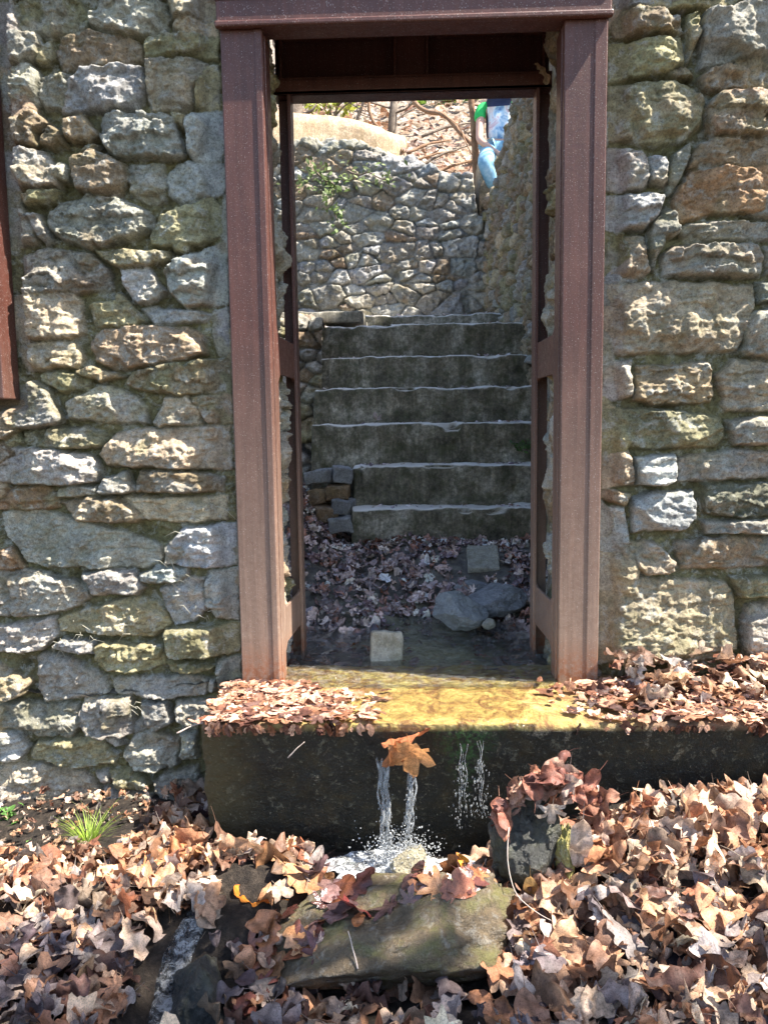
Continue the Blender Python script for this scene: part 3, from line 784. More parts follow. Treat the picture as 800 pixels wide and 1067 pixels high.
# ---- stair flight
SD = [4.0, 4.19, 4.38, 4.57, 4.76, 4.95, 5.75]; SPY = [530, 485, 441, 404, 371, 338, 327.5]
SL = [366, 367, 323, 327, 331, 335, 340]
st = empty('concrete_staircase', (.1, 4.0, .2)); tag(st, 'flight of seven weathered concrete steps climbing beyond the doorway', 'staircase')
zs = [at(440, py, d).z for py, d in zip(SPY, SD)]; print('steps', [round(z, 3) for z in zs])
for i, (d, z) in enumerate(zip(SD, zs)):
    x0 = at(SL[i], SPY[i], d).x; x1 = .82
    zb = (zs[i-1]-.02) if i not in (0, 2) else .0
    dep = .24 if i < 5 else (.9 if i == 5 else .8)
    v, f = rough_box((x1-x0)/2, dep/2, (z-zb)/2, .014, .014, .019, 8, 40+i, .035)
    # slightly uneven nosing
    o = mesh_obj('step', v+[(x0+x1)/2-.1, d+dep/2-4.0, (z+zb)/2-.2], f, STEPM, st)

# ---- retaining walls round the stair
def side_wall(name, y0, y1, z0, topf, xf, seed, label, ny=-1, th=.45, sp=.009, hr=(.06, .13), wr=(.07, .2), pal='gbgbto', amp=.034):
    us = np.arange(y0, y1, sp); tm = float(np.max(topf(us))); vv = np.arange(z0, tm+th, sp); rg = random.Random(seed)
    H, C = relief(us, vv, voro(y0, y1, z0, tm+th, .13, .085, rg, pal, gap=.004), seed, amp=amp, bevel=.014, rough=1.3)
    U, Vv = np.meshgrid(us, vv, indexing='ij'); T = topf(U); s = Vv-T; wg = ss(-.03, .03, s)
    x = xf(U)+np.maximum(s, 0)-(1-wg)*H; z = np.minimum(Vv, T)+wg*H
    return np.stack([x.ravel(), U.ravel(), z.ravel()], 1), grid_faces(len(us), len(vv)), C.reshape(-1, 3)
def top_r(y):
    y = np.asarray(y, float)
    return 3.06+.5*ss(5.0, 4.6, y)-.42*ss(5.15, 6.1, y)+.03*np.sin(y*9)+.02*np.sin(y*23)  # near end raised out of view so it shades the steps
p1 = side_wall('r', 2.9, 6.62, -.1, top_r, RWX, 57, '')
p2 = box_part(.85, 1.25, 2.97, 6.5, -.1, 2.5)
V, F, C = merge([p1, p2]); o = mesh_obj('side_retaining_wall', V, F, SIDEM, cols=C)
tag(o, 'tall rubble stone wall running back along the right side of the steps', 'stone wall')
def top_b(x):
    x = np.asarray(x, float)
    return np.interp(x, [-3, -1.1, -.85, -.5, -.25, 0, .2, .45, .56, .60, .9], [2.9, 3.10, 3.14, 3.13, 3.08, 3.0, 2.93, 2.86, 2.84, 2.5, 2.4])+.02*np.sin(x*13)+.012*np.sin(x*31)
us = np.arange(-2.6, .90, .0085); vv = np.arange(.9, 3.75, .0085); rg = random.Random(77)
H, C = relief(us, vv, voro(-2.6, .9, .9, 3.8, .17, .10, rg, 'gglglgbg', gap=.002, jit=.5), 78, amp=.036, bevel=.014, mort=(.19, .185, .165))
U, Vv = np.meshgrid(us, vv, indexing='ij'); T = top_b(U); s = Vv-T; wg = ss(-.05, .05, s)
V = np.stack([U.ravel(), (6.45+np.maximum(s, 0)-(1-wg)*H).ravel(), (np.minimum(Vv, T)+wg*H).ravel()], 1)
o = mesh_obj('back_retaining_wall', V, grid_faces(len(us), len(vv)), INNERM, cols=C.reshape(-1, 3))
tag(o, 'grey rubble stone wall closing the top of the steps, ivy on its crest', 'stone wall')
# low rubble wall left of the steps, stepping down
def top_l(x):
    x = np.asarray(x, float); return 1.50+.03*np.sin(x*17)
us = np.arange(-1.7, -.50, .0085); vv = np.arange(.2, 1.62, .0085); rg = random.Random(17)
H, C = relief(us, vv, voro(-1.7, -.4, .2, 1.9, .12, .08, rg, 'gggbo', gap=.004), 18, amp=.04, bevel=.012, rough=1.2, mort=(.05, .05, .05))
U, Vv = np.meshgrid(us, vv, indexing='ij'); T = top_l(U); s = Vv-T; wg = ss(-.03, .03, s)
V = np.stack([U.ravel(), (4.48+.30*(Vv-.4).clip(0)+np.maximum(s, 0)-(1-wg)*H).ravel(), (np.minimum(Vv, T)+wg*H).ravel()], 1)
b_ = box_part(-1.7, -.62, 4.85, 5.4, .2, 1.46)
V, F, C = merge([(V, grid_faces(len(us), len(vv)), C.reshape(-1, 3)), b_])
o = mesh_obj('low_rubble_wall', V, F, SIDEM, cols=C); tag(o, 'low loose rubble wall at the left edge of the steps', 'stone wall')
# rubble cheek beside the two lowest steps
RC = [(336, 496, 4.22, .07, .09, .045, 'flat grey stone capping the broken corner beside the lower steps, left one'), (356, 494, 4.20, .05, .08, .05, 'squarish stone capping the broken corner, right against the third step'),
      (352, 512, 4.16, .06, .07, .045, 'brown stone in the broken corner, touching the second step'), (333, 517, 4.2, .055, .07, .05, 'stone in the broken corner, outer left one of the middle row'),
      (358, 528, 4.10, .05, .06, .05, 'small stone in the broken corner, just above the lowest one'), (340, 535, 4.12, .06, .07, .05, 'rough stone at the outer foot of the broken corner'),
      (356, 546, 4.06, .06, .07, .05, 'lowest stone of the broken corner beside the steps')]
BROWNR = m_stone('brown_broken_stone', attr=False, base=(.22, .15, .09), moss=.3, lichen=.2)
for k, (px, py, Y, a, b, c, lb) in enumerate(RC):
    p = at(px, py, Y); v, f = rough_box(a, b, c*.8, .008, .014, .016, 14, 60+k, .02)
    o = mesh_obj('rubble_stone', v, f, [ROCKM, ROCKM, BROWNR, BROWNR, ROCKM, BROWNR, ROCKM][k], loc=p); o.rotation_euler = (R(4*(k%3)), R(7*((k*5)%3-1)), R(9*((k*7)%4-2)))
    tag(o, lb, 'stone', 'stones in the broken corner of the steps')
# pale concrete ledge top left of the flight
a_ = at(300, 330, 4.98); b_ = at(378, 330, 4.98)
v, f = rough_box(.45, .30, .035, .01, .03, .01, 12, 71, .012)
o = mesh_obj('concrete_ledge', v+[b_.x-.45, 5.29, at(340, 324, 4.98).z-.035], f, m_concrete('pale_ledge_concrete', (.15, .13, .1), (.24, .22, .18), (.34, .32, .27), alg=.3))
tag(o, 'pale worn concrete ledge at the top left corner of the steps', 'ledge')

# ---- hillside
def hz(x, y):
    z = 2.85+.60*(y-6.9)+.10*np.sin(x*.9+y*.5)
    z = np.where(y < 6.9, 2.70+.02*(y-2.9)+.30*np.maximum(0, x-1.2)*ss(.9, 2.5, x), z)
    z = np.where((y < 6.9) & (x < -1), 1.45+(2.85-1.45)*ss(4.8, 6.9, y), z)
    return np.minimum(z, 14+.0*x)
HILLM = m_plain('leaf_covered_hillside', [(.28, (.08, .06, .045)), (.45, (.24, .18, .13)), (.55, (.36, .29, .22)), (.7, (.52, .44, .36))], 16, .8, 1., .03, sc2=45)
terrain('hillside', spread(-40, -2.2, 2.2, 40, .045), spread(2.98, 6.6, 12.5, 60, .05), hz, .09, 3.2, HILLM,
        cut=lambda x, y: (x > -1.72) & (x < 1.18) & (y < 6.78))

# ---- curved concrete retaining wall above
bx = []
for px, Y, top in ((262, 7.7, 112), (300, 7.85, 116), (330, 8.0, 119), (365, 8.1, 124), (395, 8.2, 133), (412, 8.3, 139), (422, 8.5, 142), (424, 9.2, 150)):
    p = at(px, top, Y); bx.append((p.x, Y, p.z))
bx = np.array(bx); tt = np.linspace(0, len(bx)-1, 90); path = np.stack([np.interp(tt, range(len(bx)), bx[:, k]) for k in range(3)], 1)
for _ in range(6): path[1:-1] = (path[:-2]+path[1:-1]*2+path[2:])/4
tg = np.gradient(path[:, :2], axis=0); tg /= np.linalg.norm(tg, axis=1, keepdims=True); nr = np.stack([tg[:, 1], -tg[:, 0]], 1)
nv = 26; V = []
for i in range(len(path)):
    x, y, z = path[i]
    prof = [(0, 2.6+ (z-2.6)*k/14) for k in range(15)]+[(-.03, z+.012), (-.10, z+.015), (-.2, z+.012), (-.24, z)]+[(-.25, z-.2*k) for k in range(1, 8)]
    for d, h in prof: V.append((x+nr[i, 0]*d, y+nr[i, 1]*d, h))
V = np.array(V); V += np.stack([fbm(V*3+9*q, 4+q, 4) for q in range(3)], 1)*.018
o = mesh_obj('curved_concrete_wall', V, grid_faces(len(path), len(V)//len(path)), TANCON); tag(o, 'curved tan concrete retaining wall on the slope behind the back stone wall', 'retaining wall')

# ---- concrete seat block at far right
p = at(503, 196, 6.66)
v, f = rough_box(.40, .26, .40, .015, .03, .012, 8, 91, .02)
o = mesh_obj('concrete_block', v+[p.x+.365, 6.90, at(510, 163, 6.7).z-.40], f, TANCON); tag(o, 'tan concrete block the person sits on at the end of the side wall', 'concrete block')

# ================================================================== OBJECTS
# ---- trees, saplings, branches
BARK = m_plain('grey_brown_bark', [(.3, (.07, .05, .035)), (.5, (.15, .115, .085)), (.7, (.27, .22, .17))], 14, .85, .9, .01)
BARK2 = m_plain('orange_brown_bark', [(.3, (.14, .075, .04)), (.5, (.26, .15, .085)), (.7, (.36, .24, .15))], 14, .85, .9, .01)
def wood(name, pts, r0, r1, mat, parent=None, seed=0, n=8, amp=.01, sub=5):
    P = np.array(pts, float); t = np.linspace(0, len(P)-1, (len(P)-1)*sub+1)
    Q = np.stack([np.interp(t, range(len(P)), P[:, k]) for k in range(3)], 1)
    for _ in range(3): Q[1:-1] = (Q[:-2]+2*Q[1:-1]+Q[2:])/4
    v, f = tube(Q, np.linspace(r0, r1, len(Q)), n, seed, amp)
    return mesh_obj(name, v, fix(f), mat, parent)
def card_cloud(cent, rad, n, size, rg, hollow=.0, squash=1):
    """many small bent leaf faces through the volume of a crown"""
    d = rg.normal(size=(n, 3)); d /= np.linalg.norm(d, axis=1, keepdims=True); r = rg.uniform(hollow, 1, n)**(1/2.2)
    lump = 1+.35*fbm(d*2.1+rg.uniform(0, 9), 3, 3)
    c = np.array(cent)+d*(r*lump)[:, None]*np.array(rad)
    keep = fbm(c*2.2/np.mean(rad)+3, 8, 3) > -.12; c = c[keep]; n = len(c)
    a = rg.normal(size=(n, 3)); a /= np.linalg.norm(a, axis=1, keepdims=True); b = np.cross(a, rg.normal(size=(n, 3))); b /= np.linalg.norm(b, axis=1, keepdims=True)
    nn = np.cross(a, b); s = (size*rg.uniform(.6, 1.4, n))[:, None]
    V = np.stack([c-a*s, c+b*s*.45+nn*s*.15, c+a*s, c-b*s*.45+nn*s*.15], 1).reshape(-1, 3)
    return V, np.arange(4*n).reshape(n, 4), n
def tree(label, base, top, r, crown_c, crown_r, n, size, col, seed, cat='tree', nm='evergreen_tree', bark=None, group=None):
    root = empty(nm, base); tag(root, label, cat, group); b = np.array(base); t = np.array(top)-b; rg = np.random.RandomState(seed)
    pts = [b*0+t*k/5+rg.normal(size=3)*[.04, .04, 0]*np.linalg.norm(t)*.3*(k > 0) for k in range(6)]
    wood('trunk', pts, r, r*.35, bark or BARK, root, seed)
    for k in range(7):
        i = rg.randint(2, 6); p = pts[min(i, 5)]; d = (np.array(crown_c)-b)+rg.normal(size=3)*np.array(crown_r)*.7
        mid = (p+d)/2+rg.normal(size=3)*.05
        wood('branch', [p, mid, d], r*.3, r*.06, bark or BARK, root, seed+k, 6)
    V, F, n = card_cloud(np.array(crown_c)-b, crown_r, n, size, rg)
    c = np.array(col)*rg.uniform(.6, 1.4, (n, 1))*[1, 1, 1]; c = np.repeat(c, 4, axis=0)
    mesh_obj('crown', V, F, GREEN, root, cols=c, smooth=False); return root
tree('leafy evergreen tree off the right side of the photo, shading the leaves in the foreground', (3.5, .2, -.9), (3.0, .35, 3.6), .13, (2.85, .20, 3.95), (1.4, 1.0, 1.35), 9500, .075, (.06, .10, .03), 5)
tree('unseen leafy tree added on the right bank behind the side wall to shade the steps', (3.4, 6.4, 2.9), (3.2, 6.1, 5.3), .12, (3.1, 5.6, 5.8), (1.3, 1.3, 1.0), 900, .08, (.07, .11, .03), 6)  # out of view, put in to shade the steps
def pt(px, py, Y): p = at(px, py, Y); return (p.x, p.y, p.z)
def sapling(label, pts, r0, r1, mat=BARK, twigs=6, seed=0, nm='sapling', cat='sapling', group=None):
    base = np.array(pts[0]); root = empty(nm, tuple(base)); tag(root, label, cat, group)
    P = [np.array(p)-base for p in pts]; wood('trunk', P, r0, r1, mat, root, seed, 8, .006)
    rg = np.random.RandomState(seed+9)
    for k in range(twigs):
        i = rg.randint(1, len(P)); p = P[i-1]+(P[i]-P[i-1])*rg.uniform(.2, 1)
        d = rg.normal(size=3)*[.5, .3, .3]+[0, 0, .35]
        wood('branch', [p, p+d*.3+rg.normal(size=3)*.03, p+d*.6+rg.normal(size=3)*.06, p+d], r1*.38, r1*.06, mat, root, seed+k, 5, .012, 4)
    return root
sapling('slim grey sapling rising just behind the curved concrete wall', [pt(408, 150, 8.7), pt(409, 125, 8.7), pt(411, 100, 8.75), pt(412, 60, 8.8)], .055, .035, seed=1)
sapling('thick dark trunk at the top left beyond the curved concrete wall', [pt(306, 130, 9.4), pt(304, 108, 9.4), pt(303, 60, 9.4)], .14, .12, seed=2, nm='tree_trunk', cat='tree')
sapling('thin crooked stem left of the slim grey sapling', [pt(372, 130, 8.6), pt(374, 118, 8.6), pt(380, 105, 8.6), pt(378, 70, 8.6)], .022, .014, seed=3)
sapling('arching brown shrub stem between the two crooked stems', [pt(398, 138, 8.6), pt(389, 128, 8.6), pt(383, 112, 8.6), pt(388, 80, 8.6)], .022, .012, BARK2, seed=4)
sapling('orange brown tree stem standing just left of the seated person', [pt(497, 196, 7.0), pt(495, 160, 7.0), pt(493, 125, 7.0), pt(490, 100, 7.0), pt(488, 55, 7.0)], .036, .024, BARK2, 5, seed=5)
a_ = wood('bent_branch', [pt(427, 98, 7.6), pt(434, 110, 7.55), pt(446, 117, 7.5), pt(458, 118, 7.4), pt(468, 124, 7.35), pt(478, 137, 7.3), pt(494, 152, 7.1)], .022, .018, BARK2, None, 6, 8, .01)
tag(a_, 'long bent bare branch arching across the slope toward the person', 'branch')
rg = np.random.RandomState(12)
for k, (a, b, r) in enumerate([((428, 178, 7.25), (493, 150, 7.6), .014), ((436, 190, 7.1), (495, 166, 7.3), .017), ((452, 196, 7.05), (496, 180, 7.15), .016),
                               ((424, 160, 7.9), (470, 146, 8.2), .015), ((440, 142, 8.6), (490, 128, 8.9), .016), ((430, 168, 7.5), (480, 158, 7.7), .011)]):
    p0, p1 = np.array(pt(*a)), np.array(pt(*b)); m = (p0+p1)/2+[0, 0, .03]
    o = wood('fallen_branch', [p0, m, p1], r, r*.6, BARK2 if k % 2 else BARK, None, 20+k, 7, .012)
    tag(o, ['fallen branch slanting up to the right, upper of the three on the lower slope', 'thickest fallen branch slanting across the lower slope', 'lowest fallen branch on the slope, just above the back wall',
            'fallen branch lying right of the end of the curved concrete wall', 'fallen branch highest on the slope, near the bent branch', 'thin fallen stick between the larger slanting branches'][k], 'branch', 'fallen branches on the slope')
def shrub(label, c, rad, n, size, col, seed, nm='shrub', cat='shrub', stems=6):
    root = empty(nm, (c[0], c[1], c[2]-rad[2])); tag(root, label, cat); rg = np.random.RandomState(seed)
    V, F, n = card_cloud((0, 0, rad[2]), rad, n, size, rg); cc = np.repeat(np.array(col)*rg.uniform(.6, 1.5, (n, 1)), 4, axis=0)
    mesh_obj('foliage', V, F, GREEN, root, cols=cc, smooth=False)
    for k in range(stems):
        d = rg.normal(size=3)*np.array(rad)*.6; wood('stem', [(0, 0, -.1), (d[0]*.4, d[1]*.4, rad[2]*.6), (d[0], d[1], rad[2]+d[2]*.5)], .014, .005, BARK, root, k, 5, .006, 4)
shrub('yellow green bush above the middle of the curved concrete wall', pt(345, 104, 9.6), (.42, .3, .16), 420, .045, (.35, .38, .07), 1)
shrub('bright green bush high on the slope left of the orange brown stem', pt(468, 98, 10.8), (.5, .4, .24), 620, .05, (.22, .34, .06), 2)
shrub('sparse green bush at the top of the slope behind the slim sapling', pt(432, 97, 11.5), (.7, .4, .22), 380, .05, (.2, .26, .08), 3)
shrub('dull olive bush at the top left beyond the thick trunk', pt(318, 98, 11.0), (.5, .4, .2), 320, .05, (.24, .25, .12), 4)

# ---- ivy and ferns on the crest of the back wall
def leafy(label, spots, n, size, col, seed, nm='ivy', cat='ivy', Y=6.36, sd=(.06, .05)):
    p0 = np.array(pt(*spots[0], Y)); root = empty(nm, tuple(p0)); tag(root, label, cat); rg = np.random.RandomState(seed)
    Vs = []; cs = []
    for sp in spots:
        c = np.array(pt(*sp, Y)); q = c+rg.normal(size=(n, 3))*[sd[0], .03, sd[1]]-[0, .02, 0]
        a = rg.normal(size=(n, 3))*[1, .3, .8]; a /= np.linalg.norm(a, axis=1, keepdims=True); b = np.cross(a, np.array([0, -1., .5])+rg.normal(size=(n, 3))*.4); b /= np.linalg.norm(b, axis=1, keepdims=True)
        s = (size*rg.uniform(.6, 1.4, n))[:, None]
        Vs.append(np.stack([q-a*s, q+b*s*.5-[0, .006, 0], q+a*s, q-b*s*.5-[0, .006, 0]], 1)); cs.append(np.array(col)*rg.uniform(.5, 1.5, (n, 1)))
    V = np.concatenate(Vs).reshape(-1, 3)-p0; n_ = len(V)//4
    mesh_obj('leaves', V, np.arange(4*n_).reshape(n_, 4), GREEN, root, cols=np.repeat(np.concatenate(cs), 4, axis=0), smooth=False)
    S_ = [np.array(pt(*sp, Y+.03))-p0 for sp in spots]
    if len(S_) > 1: wood('stem', S_, .008, .004, BARK, root, seed, 5, .006, 4)
leafy('green ivy spilling over the left part of the back wall crest', [(330, 180), (338, 188), (350, 192), (344, 204), (348, 220), (352, 232)], 22, .024, (.15, .21, .06), 1)
leafy('pale green ivy sprigs along the middle of the back wall crest', [(362, 178), (374, 184), (384, 178), (398, 188), (408, 184)], 12, .022, (.20, .25, .09), 2)
leafy('small ivy sprig at the far left of the back wall crest', [(305, 190), (316, 185), (322, 192)], 14, .022, (.16, .2, .07), 3)
leafy('small green weeds at the right end of the third step', [(546, 462), (541, 466)], 26, .014, (.09, .16, .05), 4, 'weed', 'weed', 4.36, (.035, .015))

# ---- the seated person
def skin(name, nodes, edges, mat, parent, root=0, sub=2):
    me = bpy.data.meshes.new(name); me.from_pydata([n[:3] for n in nodes], edges, []); o = bpy.data.objects.new(name, me); COL.objects.link(o); o.parent = parent
    m = o.modifiers.new('skin', 'SKIN'); m.use_smooth_shade = True
    for i, n in enumerate(nodes):
        rr = n[3] if isinstance(n[3], tuple) else (n[3], n[3]); me.skin_vertices[0].data[i].radius = rr; me.skin_vertices[0].data[i].use_root = (i == root)
    s = o.modifiers.new('sub', 'SUBSURF'); s.levels = sub; s.render_levels = sub; me.materials.append(mat)
    # bake so the result is one plain mesh
    dg = bpy.context.evaluated_depsgraph_get(); dg.update(); e = bpy.data.meshes.new_from_object(o.evaluated_get(dg)); o.modifiers.clear(); o.data = e
    if not e.materials: e.materials.append(mat)
    return o
SKIN_M = m_plain('skin', [(.3, (.52, .30, .22)), (.7, (.62, .38, .29))], 8, .55, .1, .001)
GREENSH = m_plain('green_cotton', [(.3, (.02, .42, .09)), (.7, (.04, .55, .13))], 12, .8, .3, .004)
NAVY = m_plain('navy_trim', [(.3, (.012, .02, .06)), (.7, (.02, .035, .09))], 12, .8, .3, .004)
def m_print():
    m, t, N, L, P = nt('blue_white_print'); co = geo_co(N)
    c = ramp(N, L, noise(N, L, co, 9, 3, .6, .8), [(.36, (.10, .22, .45)), (.46, (.35, .55, .72)), (.54, (.72, .80, .85)), (.62, (.62, .45, .50)), (.7, (.25, .5, .68))])
    L.new(c, P.inputs['Base Color']); P.inputs['Roughness'].default_value = .8; return m
JEANS = m_plain('washed_jeans', [(.3, (.10, .24, .36)), (.5, (.22, .42, .55)), (.7, (.42, .60, .68))], 14, .85, .4, .006)
HAIRM = m_plain('brown_hair', [(.3, (.05, .03, .015)), (.7, (.12, .07, .04))], 40, .6, .6, .004)
pb = pt(517, 160, 6.80); person = empty('person', pb); tag(person, 'person in green sleeves and light jeans sitting on the tan block, hands in lap', 'person')
def q(px, py, Y): v = at(px, py, Y); return (v.x-pb[0], v.y-pb[1], v.z-pb[2])
pel = q(518, 156, 6.80); wst = q(518, 144, 6.83); ch = q(519, 122, 6.86); ne = q(519, 106, 6.86); he0 = q(519, 98, 6.85); he1 = q(519, 84, 6.83)
def hand(side):
    s = 1 if side == 'L' else -1
    wr = q(519-3*s if side == 'L' else 532, 159, 6.62); pm = q(524 if side == 'L' else 530, 163, 6.59)
    return wr, pm
nodes = [(*pel, .085), (*wst, .075), (*ch, (.085, .07)), (*ne, .032), (*he0, .055), (*he1, .075)]
edges = [(0, 1), (1, 2), (2, 3), (3, 4), (4, 5)]
def add(par, p, r): nodes.append((*p, r)); edges.append((par, len(nodes)-1)); return len(nodes)-1
for s, sh, el, wr, pm in ((-1, (501, 114), (499, 146), (516, 158), (523, 163)), (1, (537, 114), (542, 146), (535, 160), (530, 165))):
    i = add(2, q(*sh, 6.85), .042); i = add(i, q(*el, 6.72), .032); i = add(i, q(*wr, 6.60), .021); i = add(i, q(*pm, 6.57), .022)
    px, py = pm
    for k in range(4):
        j = add(i, q(px-s*(2.4-.4*k), py+1.2+1.1*k-1.5, 6.555), .008); j = add(j, q(px-s*(4.2-.5*abs(k-1)), py+2+1.5*k-1.5, 6.56), .0075); add(j, q(px-s*(4.6-.5*abs(k-1)), py+3.6+1.5*k-1.5, 6.575), .006)
    j = add(i, q(px-s*.5, py-3, 6.56), .009); add(j, q(px-s*3, py-3.4, 6.555), .007)
legs = []
for s, hp, kn, an, toe in ((-1, (510, 159), (505, 169), (516, 201), (518, 208)), (1, (527, 159), (533, 169), (536, 201), (537, 208))):
    i = add(0, q(*hp, 6.76), .068); i = add(i, q(*kn, 6.47), .052); i = add(i, q(*an, 6.50), .032); add(i, q(*toe, 6.42), .030)
    legs.append((q(*hp, 6.76), q(*kn, 6.47), q(an[0]-1, an[1]-3, 6.50), q(*toe, 6.42), q(*an, 6.50)))
skin('body', nodes, edges, SKIN_M, person, 0, 2)
skin('jeans', [(*pel, .098)]+[(*p, r) for lg in legs for p, r in zip(lg[:3], (.082, .068, .050))], [(0, 1), (1, 2), (2, 3), (0, 4), (4, 5), (5, 6)], JEANS, person, 0, 2)
for lg in legs:
    o = skin('shoe', [(*lg[4], .038), (*(Vector(lg[4])*.4+Vector(lg[3])*.6), .042), (lg[3][0], lg[3][1]-.05, lg[3][2]-.01, .032)], [(0, 1), (1, 2)], m_plain('tan_shoe', [(.3, (.3, .2, .16)), (.7, (.5, .38, .33))], 20), person, 0, 2)
sl = [(*q(519, 111, 6.86), (.06, .05)), (*q(501, 113, 6.85), .055), (*q(499, 127, 6.80), .050), (*q(537, 113, 6.85), .055), (*q(540, 127, 6.80), .050), (*ch, (.10, .088)), (*wst, .09)]
skin('shirt', sl, [(0, 1), (1, 2), (0, 3), (3, 4), (0, 5), (5, 6)], GREENSH, person, 0, 2)
skin('vest', [(*q(519, 112, 6.86), (.10, .08)), (*ch, (.118, .105)), (*q(519, 136, 6.84), (.112, .108)), (*q(519, 151, 6.80), (.105, .108))], [(0, 1), (1, 2), (2, 3)], NAVY, person, 1, 2)
ve = skin('chest_print', [(*q(520, 118, 6.81), (.085, .07)), (*q(520, 128, 6.79), (.100, .085)), (*q(520, 139, 6.77), (.100, .085)), (*q(520, 149, 6.755), (.092, .080))], [(0, 1), (1, 2), (2, 3)], m_print(), person, 1, 2)
v, f = rock(.105, .115, .12, 3, 30, .03, ICO3); hp_ = q(519, 83, 6.86); o = mesh_obj('hair', v+[hp_[0], hp_[1]+.015, hp_[2]+.02], f, HAIRM, person)
v, f = rock(.014, .02, .02, 4, 30, .02, ICO2); o = mesh_obj('nose', v+[he1[0], he1[1]-.085, he1[2]-.01], f, SKIN_M, person)
for s in (-1, 1):
    v, f = rock(.011, .008, .007, 4, 30, .0, ICO2); mesh_obj('eye', v+[he1[0]+s*.03, he1[1]-.078, he1[2]+.015], f, NAVY, person)
    v, f = rock(.010, .018, .026, 4, 30, .0, ICO2); mesh_obj('ear', v+[he1[0]+s*.085, he1[1], he1[2]], f, SKIN_M, person)
v, f = rock(.022, .007, .006, 4, 30, .0, ICO2); mesh_obj('mouth', v+[he1[0], he1[1]-.07, he1[2]-.042], f, m_plain('lips', [(.3, (.4, .14, .12)), (.7, (.45, .18, .15))]), person)

# ---- loose stones
def stone(name, px, py, Y, dims, seed, mat, label, cat='stone', rot=(0, 0, 0), planes=14, amp=.05, sub=ICO5, group=None, dz=0):
    p = at(px, py, Y); v, f = rock(*dims, seed, planes, amp, sub); o = mesh_obj(name, v, f, mat, loc=(p.x, p.y, p.z+dz)); o.rotation_euler = rot
    return tag(o, label, cat, group)
v, f = rough_box(.056, .038, .080, .010, .008, .010, 17, 33, .016); p = at(402, 681, 2.72)
o = mesh_obj('stone_block', v, f, PALE, loc=p); o.rotation_euler = (R(-8), R(3), R(6)); tag(o, 'pale squared stone block standing in the stream in the doorway', 'stone block')
stone('rock', 476, 636, 3.12, (.105, .10, .062), 8, PALEW, 'pale blue grey angular rock in the stream behind the squared block', 'rock', (0, R(8), R(10)), 9, .03)
stone('rock', 512, 626, 3.32, (.12, .12, .06), 21, ROCKM, 'darker grey flat topped rock right behind the pale angular rock', 'rock', (0, R(-8), R(-20)), 10, .03)
stone('rock', 500, 612, 3.5, (.10, .08, .03), 25, ROCKM, 'flat grey slab rock farthest back of the three in the stream', 'rock', (0, R(5), R(10)), 10, .03)
stone('pebble', 511, 649, 3.02, (.03, .03, .022), 26, PALE, 'small white pebble just below the darker grey rock', 'pebble', sub=ICO3)
stone('pebble', 573, 712, 2.5, (.02, .02, .014), 27, PALE, 'small pale pebble on the doorway floor by the right front post', 'pebble', sub=ICO3)
v, f = rough_box(.075, .09, .024, .006, .009, .008, 20, 35, .016); p = at(503, 584, 3.68)
o = mesh_obj('paving_stone', v, f, PALE, loc=(p.x, p.y, p.z)); o.rotation_euler = (R(30), 0, R(-3)); tag(o, 'square pale gritty paving stone lying before the lowest step', 'paving stone')
stone('rock', 366, 994, 1.80, (.45, .16, .155), 51, MOSSROCK, 'long wet mossy rock lying across the stream in front of the sill', 'rock', (R(12), R(-9), R(4)), 11, .06)
stone('rock', 207, 1046, 1.66, (.095, .15, .12), 52, DARKROCK, 'dark wet rock beside the trickle at the bottom left', 'rock', (0, R(10), R(20)), 11, .06)
stone('rock', 556, 886, 1.93, (.088, .07, .155), 53, DARKROCK, 'upright dark rock under an arch of leaves right of the waterfall', 'rock', (0, R(-4), R(10)), 12, .06)
LICH = m_stone('yellow_lichen_rock', attr=False, base=(.36, .33, .12), moss=.4, lichen=.4)
stone('rock', 588, 893, 1.885, (.022, .022, .085), 54, LICH, 'narrow yellow lichened stone leaning on the upright dark rock', 'rock', (0, R(-5), 0), 12, .1)
stone('rock', 193, 957, 1.86, (.045, .04, .04), 55, LICH, 'small round pale green lichened stone among the leaves at lower left', 'rock', planes=20)
stone('rock', 428, 896, 1.99, (.05, .05, .04), 56, m_stone('foam_washed_rock', attr=False, base=(.36, .33, .24), moss=.5, lichen=.3, rough=.3, scale=2), 'pale ochre rock the waterfall lands on', 'rock')
for k, (px, py, Y, s_) in enumerate([(28, 855, 2.42, .022), (38, 853, 2.43, .018), (46, 857, 2.41, .02), (120, 846, 2.44, .03)]):
    stone('pebble', px, py, Y, (s_, s_, s_*.8), 70+k, ROCKM, ['leftmost of the three pebbles at the foot of the left wall', 'middle of the three pebbles at the foot of the left wall', 'rightmost of the three pebbles at the foot of the left wall', 'single larger pebble at the wall foot near the grass tuft'][k], 'pebble', sub=ICO3, group='pebbles at the foot of the left wall')

